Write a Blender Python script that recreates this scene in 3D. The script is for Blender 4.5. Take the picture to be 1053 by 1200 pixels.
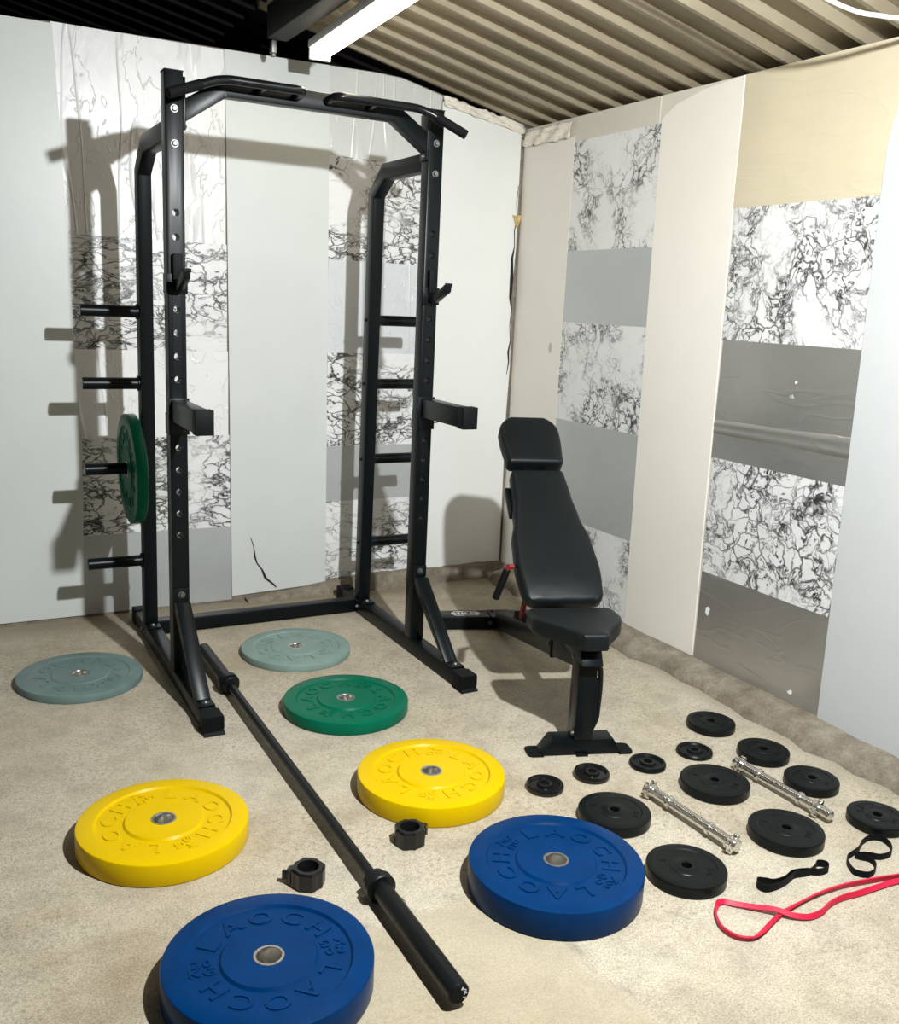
import bpy, bmesh, math, random
from mathutils import Vector, Matrix
from math import sin, cos, pi, radians, atan2, hypot

for o in list(bpy.data.objects):
    bpy.data.objects.remove(o, do_unlink=True)
SC = bpy.context.scene
COL = SC.collection
random.seed(4)

# ------------------------------------------------------------------ camera
PITCH, ROLL, YAW = 0.212226, 0.045826, 0.500635
CAMPOS = Vector((-0.74598, -3.45332, 1.45193))
FPX = 1127.27
fw = Vector((sin(YAW) * cos(PITCH), cos(YAW) * cos(PITCH), -sin(PITCH)))
rt = fw.cross(Vector((0, 0, 1))).normalized()
up = rt.cross(fw)
rt2 = cos(ROLL) * rt + sin(ROLL) * up
up2 = -sin(ROLL) * rt + cos(ROLL) * up
cam = bpy.data.cameras.new('camera')
cam_o = bpy.data.objects.new('camera', cam)
COL.objects.link(cam_o)
cam_o.matrix_world = Matrix(((rt2.x, up2.x, -fw.x, CAMPOS.x), (rt2.y, up2.y, -fw.y, CAMPOS.y),
                             (rt2.z, up2.z, -fw.z, CAMPOS.z), (0, 0, 0, 1)))
cam.sensor_fit = 'VERTICAL'
cam.sensor_height = 36.0
cam.sensor_width = 36.0 * 1053 / 1200
cam.lens = FPX / 1200 * 36.0
cam.clip_start = 0.05
SC.camera = cam_o

# ------------------------------------------------------------------ light
SC.view_settings.view_transform = 'Standard'
SC.view_settings.look = 'None'
SC.view_settings.gamma = 1.0
SC.view_settings.use_curve_mapping = False
SC.view_settings.exposure = 0.0

world = bpy.data.worlds.new('world')
SC.world = world
world.use_nodes = True
world.node_tree.nodes['Background'].inputs[0].default_value = (1.0, 0.90, 0.78, 1)
world.node_tree.nodes['Background'].inputs[1].default_value = 0.07

key = bpy.data.lights.new('flood_lamp', 'AREA')      # the hanging flood lamp in front of the rack
key.shape = 'DISK'
key.size = 0.075
key.energy = 138.0
key.color = (0.95, 0.985, 1.0)
key_o = bpy.data.objects.new('flood_lamp', key)
key_o.location = (0.53, -2.55, 2.31)
key_o.rotation_euler = Vector((0.11, 0.70, -0.70)).to_track_quat('-Z', 'Y').to_euler()
COL.objects.link(key_o)
TUBE_STRENGTH = 13.5

# ------------------------------------------------------------------ materials
def new_mat(name):
    m = bpy.data.materials.new(name)
    m.use_nodes = True
    nt = m.node_tree
    b = nt.nodes['Principled BSDF']
    return m, nt, b

def N(nt, kind, **kw):
    n = nt.nodes.new(kind)
    for k, v in kw.items():
        setattr(n, k, v)
    return n

def L(nt, a, b):
    nt.links.new(a, b)

def coords(nt, rand=True, scale=(1, 1, 1)):
    tc = N(nt, 'ShaderNodeTexCoord')
    mp = N(nt, 'ShaderNodeMapping')
    mp.inputs['Scale'].default_value = scale
    L(nt, tc.outputs['Object'], mp.inputs['Vector'])
    if rand:
        oi = N(nt, 'ShaderNodeObjectInfo')
        mu = N(nt, 'ShaderNodeMath', operation='MULTIPLY')
        mu.inputs[1].default_value = 37.0
        L(nt, oi.outputs['Random'], mu.inputs[0])
        L(nt, mu.outputs[0], mp.inputs['Location'])
    return mp.outputs['Vector']

def noise(nt, vec, scale, detail=4, rough=0.55, dist=0.0):
    n = N(nt, 'ShaderNodeTexNoise')
    n.inputs['Scale'].default_value = scale
    n.inputs['Detail'].default_value = detail
    n.inputs['Roughness'].default_value = rough
    n.inputs['Distortion'].default_value = dist
    L(nt, vec, n.inputs['Vector'])
    return n

def ramp(nt, fac, stops):
    r = N(nt, 'ShaderNodeValToRGB')
    el = r.color_ramp.elements
    while len(el) < len(stops):
        el.new(0.5)
    for e, (p, c) in zip(el, stops):
        e.position = p
        e.color = (c, c, c, 1) if isinstance(c, (int, float)) else (*c, 1)
    L(nt, fac, r.inputs['Fac'])
    return r.outputs['Color']

def mix(nt, fac, a, b, mode='MIX'):
    m = N(nt, 'ShaderNodeMix', data_type='RGBA', blend_type=mode)
    if isinstance(fac, (int, float)):
        m.inputs[0].default_value = fac
    else:
        L(nt, fac, m.inputs[0])
    for i, v in ((6, a), (7, b)):
        if isinstance(v, (tuple, list)):
            m.inputs[i].default_value = (*v, 1) if len(v) == 3 else v
        else:
            L(nt, v, m.inputs[i])
    return m.outputs[2]

def math_(nt, op, a, b=None, clamp=False):
    m = N(nt, 'ShaderNodeMath', operation=op, use_clamp=clamp)
    for i, v in ((0, a), (1, b)):
        if v is None:
            continue
        if isinstance(v, (int, float)):
            m.inputs[i].default_value = v
        else:
            L(nt, v, m.inputs[i])
    return m.outputs[0]

def bump(nt, b, height, strength, dist=0.01):
    n = N(nt, 'ShaderNodeBump')
    n.inputs['Strength'].default_value = strength
    n.inputs['Distance'].default_value = dist
    L(nt, height, n.inputs['Height'])
    L(nt, n.outputs['Normal'], b.inputs['Normal'])

def plain(name, col, rough=0.5, metal=0.0, spec=0.5, mottle=0.0, mscale=20, bstr=0.0, bscale=200, bdist=0.001):
    m, nt, b = new_mat(name)
    b.inputs['Roughness'].default_value = rough
    b.inputs['Metallic'].default_value = metal
    b.inputs['Specular IOR Level'].default_value = spec
    v = coords(nt)
    if mottle:
        n = noise(nt, v, mscale, 5)
        c = ramp(nt, n.outputs['Fac'], [(0.3, tuple(x * (1 - mottle) for x in col)), (0.7, tuple(min(1, x * (1 + mottle)) for x in col))])
        L(nt, c, b.inputs['Base Color'])
    else:
        b.inputs['Base Color'].default_value = (*col, 1)
    if bstr:
        n2 = noise(nt, v, bscale, 3)
        bump(nt, b, n2.outputs['Fac'], bstr, bdist)
    return m

M = {}
M['steel'] = plain('black_powder_coat', (0.0022, 0.0042, 0.0052), 0.34, spec=0.20, bstr=0.12, bscale=900, bdist=0.0004)
M['steel_inner'] = plain('black_gloss_steel', (0.004, 0.005, 0.006), 0.28, spec=0.3)
M['rubber'] = plain('black_rubber', (0.004, 0.005, 0.0055), 0.6, spec=0.12)
M['foam'] = plain('black_foam_grip', (0.004, 0.0045, 0.005), 0.75, spec=0.12, bstr=0.3, bscale=600)
M['bar'] = plain('black_oxide_bar', (0.004, 0.005, 0.0055), 0.38, spec=0.25)
M['castblack'] = plain('black_plate', (0.0034, 0.0048, 0.0047), 0.36, spec=0.18, mottle=0.15, bstr=0.15, bscale=500)
M['glossblack'] = plain('gloss_black_plate', (0.006, 0.006, 0.006), 0.24, spec=0.4)
M['vinyl'] = plain('black_vinyl', (0.0042, 0.0066, 0.0074), 0.42, spec=0.24, mottle=0.15, mscale=12, bstr=0.25, bscale=700, bdist=0.0004)
M['bluep'] = plain('blue_bumper', (0.0, 0.025, 0.098), 0.32, spec=0.09, mottle=0.12, mscale=14)
M['yellowp'] = plain('yellow_bumper', (0.58, 0.385, 0.0), 0.34, spec=0.09, mottle=0.03, mscale=14)
M['greenp'] = plain('green_bumper', (0.0, 0.108, 0.056), 0.34, spec=0.11, mottle=0.08, mscale=14)
M['greyp'] = plain('grey_bumper', (0.185, 0.265, 0.235), 0.5, spec=0.25, mottle=0.10, mscale=10)
M['greyd'] = plain('dark_grey_bumper', (0.120, 0.180, 0.170), 0.45, spec=0.3, mottle=0.15, mscale=8)
M['insert'] = plain('steel_insert', (0.62, 0.60, 0.56), 0.28, metal=1.0)
M['chrome'] = plain('chrome', (0.70, 0.685, 0.65), 0.27, metal=1.0)
M['zinc'] = plain('zinc_bolt', (0.20, 0.20, 0.195), 0.5, metal=1.0)
M['redband'] = plain('red_latex', (0.58, 0.013, 0.050), 0.45, spec=0.2)
M['redmetal'] = plain('red_metal', (0.20, 0.010, 0.014), 0.4)
M['print_white'] = plain('white_print', (0.80, 0.80, 0.78), 0.6)
M['cable'] = plain('white_cable', (0.85, 0.85, 0.83), 0.45)
M['dark'] = plain('dark_void', (0.010, 0.009, 0.009), 0.8)
M['gold'] = plain('gold_tape', (0.50, 0.36, 0.14), 0.45, mottle=0.3, mscale=40)
M['tubebody'] = plain('batten_housing', (0.78, 0.78, 0.76), 0.4)
M['paperback'] = plain('torn_paper', (0.74, 0.69, 0.60), 0.6, mottle=0.15, mscale=25)

def sheet_mat(name, col, rough=0.45, wr=0.25, wscale=9, stain=0.06, streak=(1, 1, 1), metal=0.0, dist=0.012, ridges=0.0, creases=0.0):
    m, nt, b = new_mat(name)
    b.inputs['Roughness'].default_value = rough
    b.inputs['Metallic'].default_value = metal
    v = coords(nt)
    n = noise(nt, v, 2.2, 6, 0.6)
    c = ramp(nt, n.outputs['Fac'], [(0.3, tuple(x * (1 - stain) for x in col)), (0.7, tuple(min(1, x * (1 + stain * .5)) for x in col))])
    n3 = noise(nt, v, 34, 5, 0.7)
    sp = ramp(nt, n3.outputs['Fac'], [(0.72, 0.0), (0.78, 1.0)])
    c = mix(nt, math_(nt, 'MULTIPLY', sp, 0.22), c, tuple(x * 0.6 for x in col))
    L(nt, c, b.inputs['Base Color'])
    v2 = coords(nt, True, streak)
    h1 = noise(nt, v2, wscale, 3, 0.5, 0.6).outputs['Fac']
    h = h1
    if ridges:
        w = noise(nt, v2, wscale * 0.45, 2, 0.5, 1.2).outputs['Fac']
        a = math_(nt, 'ABSOLUTE', math_(nt, 'SUBTRACT', w, 0.5))
        rdg = ramp(nt, a, [(0.0, 1.0), (0.035, 0.0)])
        h = math_(nt, 'ADD', h1, math_(nt, 'MULTIPLY', rdg, ridges))
    if creases:
        vc = coords(nt, True, (1, 1, 0.10))
        cr = noise(nt, vc, 5.5, 2, 0.5, 0.25).outputs['Fac']
        cr = ramp(nt, math_(nt, 'ABSOLUTE', math_(nt, 'SUBTRACT', cr, 0.5)), [(0.0, 1.0), (0.018, 0.0)])
        vd = coords(nt, True, (1.6, 1, 0.9))
        cd = noise(nt, vd, 6.0, 3, 0.55, 0.5).outputs['Fac']
        cd = ramp(nt, math_(nt, 'ABSOLUTE', math_(nt, 'SUBTRACT', cd, 0.46)), [(0.0, 1.0), (0.010, 0.0)])
        h = math_(nt, 'ADD', h, math_(nt, 'MULTIPLY', math_(nt, 'MAXIMUM', cr, math_(nt, 'MULTIPLY', cd, 0.7)), creases))
    bump(nt, b, h, wr, dist)
    return m

M['white'] = sheet_mat('white_sheet', (0.60, 0.625, 0.60), 0.42, 0.16, 4, 0.04)
M['whitebright'] = sheet_mat('bright_white_sheet', (0.76, 0.77, 0.74), 0.42, 0.16, 4, 0.04)
M['whiteloose'] = sheet_mat('loose_white_sheet', (0.50, 0.515, 0.515), 0.42, 0.16, 4, 0.04)
M['whitewarm'] = sheet_mat('cream_white_sheet', (0.76, 0.73, 0.66), 0.5, 0.16, 4, 0.04)
M['cream'] = sheet_mat('yellowish_cream_sheet', (0.55, 0.49, 0.35), 0.45, 0.5, 7, 0.06, (0.4, 0.35, 1.6), dist=0.014, ridges=0.12)
M['beige'] = sheet_mat('beige_sheet', (0.60, 0.57, 0.50), 0.55, 0.15, 5, 0.05)
M['greywhite'] = sheet_mat('greyish_white_foil', (0.58, 0.59, 0.57), 0.28, 0.3, 9, 0.06, (1, 1, .35), dist=0.006, ridges=0.0, creases=1.6)
M['foil'] = sheet_mat('white_crinkled_foil', (0.76, 0.76, 0.75), 0.34, 0.45, 14, 0.05, (1, 1, .5), dist=0.006, ridges=0.0, creases=1.6)
M['silver'] = sheet_mat('pale_silver_foil', (0.60, 0.62, 0.63), 0.3, 0.4, 10, 0.06, (1, 1, .6), dist=0.006, ridges=0.0, creases=1.2)
M['grey'] = sheet_mat('grey_foil', (0.44, 0.455, 0.44), 0.38, 0.2, 8, 0.07, (1, 1, 1), dist=0.006, ridges=0.3, metal=0.35)
M['lightgrey'] = sheet_mat('light_grey_foil', (0.48, 0.50, 0.495), 0.36, 0.2, 8, 0.06, (1, 1, 1), dist=0.006, ridges=0.2, metal=0.35)
M['darkgrey'] = sheet_mat('dark_grey_foil', (0.46, 0.45, 0.425), 0.30, 0.25, 6, 0.10, (1, .6, 2), dist=0.006, ridges=0.35, metal=0.75)

def marble_mat(name, scale, white=(0.76, 0.76, 0.75), stretch=(1, 1, 1), dark=0.05, dens=0.0):
    m, nt, b = new_mat(name)
    b.inputs['Roughness'].default_value = 0.35
    v = coords(nt, True, stretch)
    warp = noise(nt, v, scale * 0.7, 4, 0.6)
    sub = N(nt, 'ShaderNodeVectorMath', operation='SUBTRACT')
    sub.inputs[1].default_value = (0.5, 0.5, 0.5)
    L(nt, warp.outputs['Color'], sub.inputs[0])
    sc = N(nt, 'ShaderNodeVectorMath', operation='SCALE')
    sc.inputs['Scale'].default_value = 1.3 / scale
    L(nt, sub.outputs[0], sc.inputs[0])
    add = N(nt, 'ShaderNodeVectorMath', operation='ADD')
    L(nt, v, add.inputs[0]); L(nt, sc.outputs[0], add.inputs[1])
    w = add.outputs[0]
    def ridge(vec, s_, width, det=5, off=0.5):
        n = noise(nt, vec, s_, det, 0.58, 0.4).outputs['Fac']
        a = math_(nt, 'ABSOLUTE', math_(nt, 'SUBTRACT', n, off))
        return math_(nt, 'SUBTRACT', 1.0, math_(nt, 'DIVIDE', a, width), True)
    clus = ramp(nt, noise(nt, v, scale * 0.75, 3, 0.55).outputs['Fac'], [(0.46 - dens, 0.0), (0.66 - dens, 1.0)])
    big = math_(nt, 'MULTIPLY', ridge(w, scale * 0.75, 0.018), math_(nt, 'ADD', math_(nt, 'MULTIPLY', clus, 0.6), 0.4))
    med = math_(nt, 'MULTIPLY', ridge(w, scale * 1.7, 0.021, 6), math_(nt, 'ADD', math_(nt, 'MULTIPLY', clus, 0.90), 0.03))
    vo = N(nt, 'ShaderNodeTexVoronoi', feature='DISTANCE_TO_EDGE')
    vo.inputs['Scale'].default_value = scale * 2.3
    L(nt, w, vo.inputs['Vector'])
    net = math_(nt, 'SUBTRACT', 1.0, math_(nt, 'DIVIDE', vo.outputs['Distance'], math_(nt, 'ADD', 0.018, math_(nt, 'MULTIPLY', clus, 0.050))), True)
    net = math_(nt, 'MULTIPLY', net, math_(nt, 'ADD', math_(nt, 'MULTIPLY', clus, 0.80), 0.05))
    tot = math_(nt, 'MAXIMUM', math_(nt, 'MAXIMUM', big, med), net)
    halo = ridge(w, scale * 0.75, 0.085)
    cloud = math_(nt, 'ADD', math_(nt, 'MULTIPLY', halo, 0.16), math_(nt, 'MULTIPLY', math_(nt, 'MULTIPLY', ridge(w, scale * 1.7, 0.10), clus), 0.20), True)
    c = mix(nt, cloud, white, (0.30, 0.30, 0.30))
    c = mix(nt, math_(nt, 'MULTIPLY', tot, 1.25, True), c, (dark, dark, dark))
    L(nt, c, b.inputs['Base Color'])
    bump(nt, b, noise(nt, v, 7, 3, 0.5, 0.6).outputs['Fac'], 0.14, 0.012)
    return m

M['marble'] = marble_mat('marble_vinyl', 5.6, white=(0.70, 0.70, 0.69), dark=0.03, dens=0.085)
M['marble_back'] = marble_mat('marble_vinyl_worn', 5.2, (0.74, 0.74, 0.73), (0.75, 1, 1.4), 0.025, 0.10)

# concrete floor
def floor_mat():
    m, nt, b = new_mat('concrete_floor')
    b.inputs['Roughness'].default_value = 0.8
    b.inputs['Specular IOR Level'].default_value = 0.25
    tc = N(nt, 'ShaderNodeTexCoord')
    v = tc.outputs['Object']
    big = noise(nt, v, 1.3, 6, 0.62, 0.3).outputs['Fac']
    c = ramp(nt, big, [(0.30, (0.345, 0.28, 0.185)), (0.44, (0.475, 0.412, 0.305)), (0.64, (0.53, 0.475, 0.375))])
    mid = noise(nt, v, 7, 8, 0.7).outputs['Fac']
    c = mix(nt, 0.55, c, ramp(nt, mid, [(0.30, 0.50), (0.56, 1.0)]), 'MULTIPLY')
    fine = noise(nt, v, 210, 5, 0.8).outputs['Fac']
    c = mix(nt, 0.75, c, ramp(nt, fine, [(0.37, 0.38), (0.56, 1.12)]), 'MULTIPLY')
    grit = noise(nt, v, 70, 6, 0.8).outputs['Fac']
    gz = noise(nt, v, 1.7, 4, 0.6).outputs['Fac']
    c = mix(nt, math_(nt, 'MULTIPLY', ramp(nt, grit, [(0.49, 0.0), (0.63, 1.0)]), ramp(nt, gz, [(0.40, 0.18), (0.62, 0.75)])), c, (0.15, 0.125, 0.085))
    spk = noise(nt, v, 45, 3, 0.6).outputs['Fac']
    c = mix(nt, math_(nt, 'MULTIPLY', ramp(nt, spk, [(0.69, 0.0), (0.74, 1.0)]), 0.5), c, (0.12, 0.10, 0.08))
    # ochre re-floated patch in front and worn dirt along both walls
    sx = N(nt, 'ShaderNodeSeparateXYZ')
    L(nt, v, sx.inputs[0])
    x, y = sx.outputs['X'], sx.outputs['Y']
    wob = math_(nt, 'MULTIPLY', math_(nt, 'SUBTRACT', noise(nt, v, 5, 5, 0.6).outputs['Fac'], 0.5), 0.14)
    e1 = math_(nt, 'SUBTRACT', -1.60, math_(nt, 'ADD', y, wob))                       # y < -1.6
    e2 = math_(nt, 'SUBTRACT', 0.50, math_(nt, 'ADD', x, wob))                        # x < .5
    e2 = math_(nt, 'SUBTRACT', e2, math_(nt, 'MULTIPLY', math_(nt, 'ADD', y, 1.9), 0.25))
    e3 = math_(nt, 'ADD', math_(nt, 'ADD', x, wob), 0.30)
    pm = math_(nt, 'MINIMUM', math_(nt, 'MINIMUM', e1, e2), e3)
    pmask = ramp(nt, math_(nt, 'MULTIPLY', pm, 30.0), [(0.0, 0.0), (1.0, 1.0)])
    c = mix(nt, math_(nt, 'MULTIPLY', pmask, 0.55), c, (0.36, 0.305, 0.20))
    edge = ramp(nt, math_(nt, 'ABSOLUTE', pm), [(0.0, 1.0), (0.02, 0.0)])
    edge = math_(nt, 'MULTIPLY', edge, ramp(nt, noise(nt, v, 9, 4).outputs['Fac'], [(0.45, 0.0), (0.6, 1.0)]))
    c = mix(nt, math_(nt, 'MULTIPLY', edge, 0.5), c, (0.20, 0.17, 0.12))
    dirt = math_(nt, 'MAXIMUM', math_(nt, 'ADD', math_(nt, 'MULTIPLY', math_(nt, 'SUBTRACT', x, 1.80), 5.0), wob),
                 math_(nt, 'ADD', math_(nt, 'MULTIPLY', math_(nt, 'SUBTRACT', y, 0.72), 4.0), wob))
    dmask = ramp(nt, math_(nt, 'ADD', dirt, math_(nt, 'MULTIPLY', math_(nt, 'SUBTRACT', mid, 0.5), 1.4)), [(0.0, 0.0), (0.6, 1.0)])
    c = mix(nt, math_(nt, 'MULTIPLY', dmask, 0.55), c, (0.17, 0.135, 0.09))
    # brown staining between rack and far right corner
    st = ramp(nt, noise(nt, v, 2.6, 7, 0.68, 0.6).outputs['Fac'], [(0.50, 0.0), (0.66, 1.0)])
    zone = math_(nt, 'MULTIPLY', ramp(nt, math_(nt, 'ADD', math_(nt, 'MULTIPLY', y, 0.6), 0.45), [(0.0, 0.0), (1.0, 1.0)]),
                 ramp(nt, math_(nt, 'MULTIPLY', x, 0.7), [(0.3, 0.25), (1.0, 1.0)]))
    c = mix(nt, math_(nt, 'MULTIPLY', math_(nt, 'MULTIPLY', st, zone), 0.6), c, (0.20, 0.15, 0.085))
    L(nt, c, b.inputs['Base Color'])
    hh = math_(nt, 'ADD', math_(nt, 'MULTIPLY', fine, 0.35), math_(nt, 'ADD', mid, math_(nt, 'MULTIPLY', grit, 0.4)))
    bump(nt, b, hh, 0.4, 0.006)
    return m
M['floor'] = floor_mat()

def plinth_mat():
    m, nt, b = new_mat('rough_concrete_plinth')
    b.inputs['Roughness'].default_value = 0.9
    v = coords(nt, False)
    n1 = noise(nt, v, 9, 8, 0.7).outputs['Fac']
    c = ramp(nt, n1, [(0.3, (0.13, 0.105, 0.075)), (0.5, (0.23, 0.195, 0.145)), (0.72, (0.36, 0.32, 0.25))])
    n2 = noise(nt, v, 110, 4, 0.7).outputs['Fac']
    c = mix(nt, 0.6, c, ramp(nt, n2, [(0.3, 0.55), (0.65, 1.1)]), 'MULTIPLY')
    L(nt, c, b.inputs['Base Color'])
    bump(nt, b, math_(nt, 'ADD', n1, math_(nt, 'MULTIPLY', n2, 0.5)), 0.7, 0.012)
    return m
M['plinth'] = plinth_mat()

def roof_mat(name, col, stain, rough):
    m, nt, b = new_mat(name)
    b.inputs['Roughness'].default_value = rough
    b.inputs['Specular IOR Level'].default_value = 0.4 if col[0] > .1 else 0.04
    v = coords(nt, False, (0.5, 1.6, 1))
    n1 = noise(nt, v, 2.4, 6, 0.62).outputs['Fac']
    c = ramp(nt, n1, [(0.32, stain), (0.6, col)])
    L(nt, c, b.inputs['Base Color'])
    return m
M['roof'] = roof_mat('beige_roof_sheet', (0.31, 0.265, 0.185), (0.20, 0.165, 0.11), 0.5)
M['roof_shaded'] = roof_mat('shaded_roof_sheet', (0.011, 0.009, 0.011), (0.006, 0.005, 0.006), 0.75)  # near-black copy of the roof sheet, shade painted into its colour
M['beam'] = plain('rusty_dark_beam', (0.012, 0.011, 0.010), 0.6, spec=0.25, mottle=0.45, mscale=9)

m_, nt_, b_ = new_mat('lit_diffuser')
b_.inputs['Base Color'].default_value = (1, 1, 1, 1)
b_.inputs['Emission Color'].default_value = (1.0, 0.88, 0.70, 1)
b_.inputs['Emission Strength'].default_value = TUBE_STRENGTH
M['lit'] = m_

# ------------------------------------------------------------------ mesh builder
class MB:
    def __init__(s):
        s.v, s.f = [], []

    def add(s, vs, fs, mat=None):
        b = len(s.v)
        s.v += [tuple(mat @ Vector(p)) if mat else tuple(p) for p in vs]
        s.f += [tuple(i + b for i in f) for f in fs]
        return s

    def box(s, x0, x1, y0, y1, z0, z1, mat=None):
        vs = [(x, y, z) for z in (z0, z1) for y in (y0, y1) for x in (x0, x1)]
        return s.add(vs, [(0, 2, 3, 1), (4, 5, 7, 6), (0, 1, 5, 4), (2, 6, 7, 3), (0, 4, 6, 2), (1, 3, 7, 5)], mat)

    def prism(s, poly, a0, a1, axis='x', mat=None):
        """poly: list of 2D points; axis x -> (y,z), y -> (x,z), z -> (x,y)"""
        def P(p, a):
            return {'x': (a, p[0], p[1]), 'y': (p[0], a, p[1]), 'z': (p[0], p[1], a)}[axis]
        n = len(poly)
        vs = [P(p, a0) for p in poly] + [P(p, a1) for p in poly]
        fs = [tuple(range(n))[::-1], tuple(range(n, 2 * n))] + [(i, (i + 1) % n, n + (i + 1) % n, n + i) for i in range(n)]
        return s.add(vs, fs, mat)

    def lathe(s, prof, seg=64, mat=None, closed=True):
        n = len(prof)
        vs = [(r * cos(2 * pi * k / seg), r * sin(2 * pi * k / seg), z) for k in range(seg) for r, z in prof]
        fs = []
        for k in range(seg):
            k2 = (k + 1) % seg
            for i in range(n if closed else n - 1):
                j = (i + 1) % n
                fs.append((k * n + i, k2 * n + i, k2 * n + j, k * n + j))
        return s.add(vs, fs, mat)

    def cyl(s, p0, p1, r, seg=24, r1=None, cham=0.0):
        p0, p1 = Vector(p0), Vector(p1)
        d = p1 - p0
        Ln = d.length
        q = d.to_track_quat('Z', 'Y').to_matrix().to_4x4()
        q.translation = p0
        r1 = r if r1 is None else r1
        if cham:
            prof = [(0, 0), (r - cham, 0), (r, cham), (r1, Ln - cham), (r1 - cham, Ln), (0, Ln)]
        else:
            prof = [(0, 0), (r, 0), (r1, Ln), (0, Ln)]
        # poles as single verts
        vs = [(0, 0, 0)]
        rings = prof[1:-1]
        for rr, z in rings:
            vs += [(rr * cos(2 * pi * k / seg), rr * sin(2 * pi * k / seg), z) for k in range(seg)]
        vs.append((0, 0, Ln))
        fs = [(0, 1 + (k + 1) % seg, 1 + k) for k in range(seg)]
        for i in range(len(rings) - 1):
            for k in range(seg):
                a = 1 + i * seg
                fs.append((a + k, a + (k + 1) % seg, a + seg + (k + 1) % seg, a + seg + k))
        a = 1 + (len(rings) - 1) * seg
        e = len(vs) - 1
        fs += [(a + k, a + (k + 1) % seg, e) for k in range(seg)]
        return s.add(vs, fs, q)

    def tube(s, pts, r, seg=16, cap=True):
        pts = [Vector(p) for p in pts]
        n = len(pts)
        ref = None
        rings = []
        for i, p in enumerate(pts):
            t = (pts[min(i + 1, n - 1)] - pts[max(i - 1, 0)]).normalized()
            if ref is None:
                ref = t.orthogonal().normalized()
            ref = (ref - t * ref.dot(t)).normalized()
            bn = t.cross(ref)
            rings.append([p + r * (cos(2 * pi * k / seg) * ref + sin(2 * pi * k / seg) * bn) for k in range(seg)])
        vs = [v for rg in rings for v in rg]
        fs = []
        for i in range(n - 1):
            for k in range(seg):
                fs.append((i * seg + k, i * seg + (k + 1) % seg, (i + 1) * seg + (k + 1) % seg, (i + 1) * seg + k))
        if cap:
            fs.append(tuple(range(seg))[::-1])
            fs.append(tuple((n - 1) * seg + k for k in range(seg)))
        return s.add(vs, fs)

    def build(s, name, mat, parent=None, loc=(0, 0, 0), rot=None, bevel=0.0, seg=2, smooth=35, sub=0):
        me = bpy.data.meshes.new(name)
        me.from_pydata(s.v, [], s.f)
        bm = bmesh.new()
        bm.from_mesh(me)
        bmesh.ops.remove_doubles(bm, verts=bm.verts, dist=1e-6)
        bmesh.ops.recalc_face_normals(bm, faces=bm.faces)
        if bevel:
            ed = [e for e in bm.edges if len(e.link_faces) == 2 and e.calc_face_angle(0) > radians(30)]
            bmesh.ops.bevel(bm, geom=ed, offset=bevel, segments=seg, affect='EDGES', profile=0.5, clamp_overlap=True)
        bm.to_mesh(me)
        bm.free()
        if smooth:
            me.shade_smooth()
            me.set_sharp_from_angle(angle=radians(smooth))
        mats = mat if isinstance(mat, (list, tuple)) else [mat]
        for k in mats:
            me.materials.append(M[k])
        o = bpy.data.objects.new(name, me)
        COL.objects.link(o)
        if parent:
            o.parent = parent
        o.location = loc
        if rot:
            o.rotation_euler = rot
        return o

def tag(o, label, cat, group=None):
    o['label'] = label
    o['category'] = cat
    if group:
        o['group'] = group
    return o

def thing(name, label, cat, loc=(0, 0, 0), rot=(0, 0, 0), group=None):
    o = bpy.data.objects.new(name, None)
    o.empty_display_size = 0.1
    COL.objects.link(o)
    o.location = loc
    o.rotation_euler = rot
    return tag(o, label, cat, group)

def structure(o):
    o['kind'] = 'structure'
    return o

def copy_thing(src, label, loc=None, rot=None, group=None):
    c = src.copy()
    COL.objects.link(c)
    for k in src.children:
        d = k.copy(); COL.objects.link(d); d.parent = c
        for g in k.children:
            e = g.copy(); COL.objects.link(e); e.parent = d
    c['label'] = label
    if group: c['group'] = group
    if loc is not None: c.location = loc
    if rot is not None: c.rotation_euler = rot
    return c

def fillet(pts, rad, n=6):
    """round the inner corners of a polyline"""
    pts = [Vector(p) for p in pts]
    out = [pts[0]]
    for i in range(1, len(pts) - 1):
        a, b, c = pts[i - 1], pts[i], pts[i + 1]
        r_ = rad[i - 1] if isinstance(rad, (list, tuple)) else rad
        d1 = (a - b).normalized(); d2 = (c - b).normalized()
        r_ = min(r_, (a - b).length * .49, (c - b).length * .49)
        p, q = b + d1 * r_, b + d2 * r_
        for k in range(n + 1):
            t = k / n
            out.append((1 - t) ** 2 * p + 2 * t * (1 - t) * b + t * t * q)
    out.append(pts[-1])
    return out

def spline(pts, n=8, closed=False):
    P = [Vector(p) for p in pts]
    out = []
    m = len(P)
    rng = range(m if closed else m - 1)
    for i in rng:
        if closed:
            a, b, c, d = P[(i - 1) % m], P[i], P[(i + 1) % m], P[(i + 2) % m]
        else:
            a, b, c, d = P[max(i - 1, 0)], P[i], P[i + 1], P[min(i + 2, m - 1)]
        for k in range(n):
            t = k / n
            out.append(0.5 * ((2 * b) + (c - a) * t + (2 * a - 5 * b + 4 * c - d) * t * t + (3 * b - a - 3 * c + d) * t ** 3))
    if not closed:
        out.append(P[-1])
    return out

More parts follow.
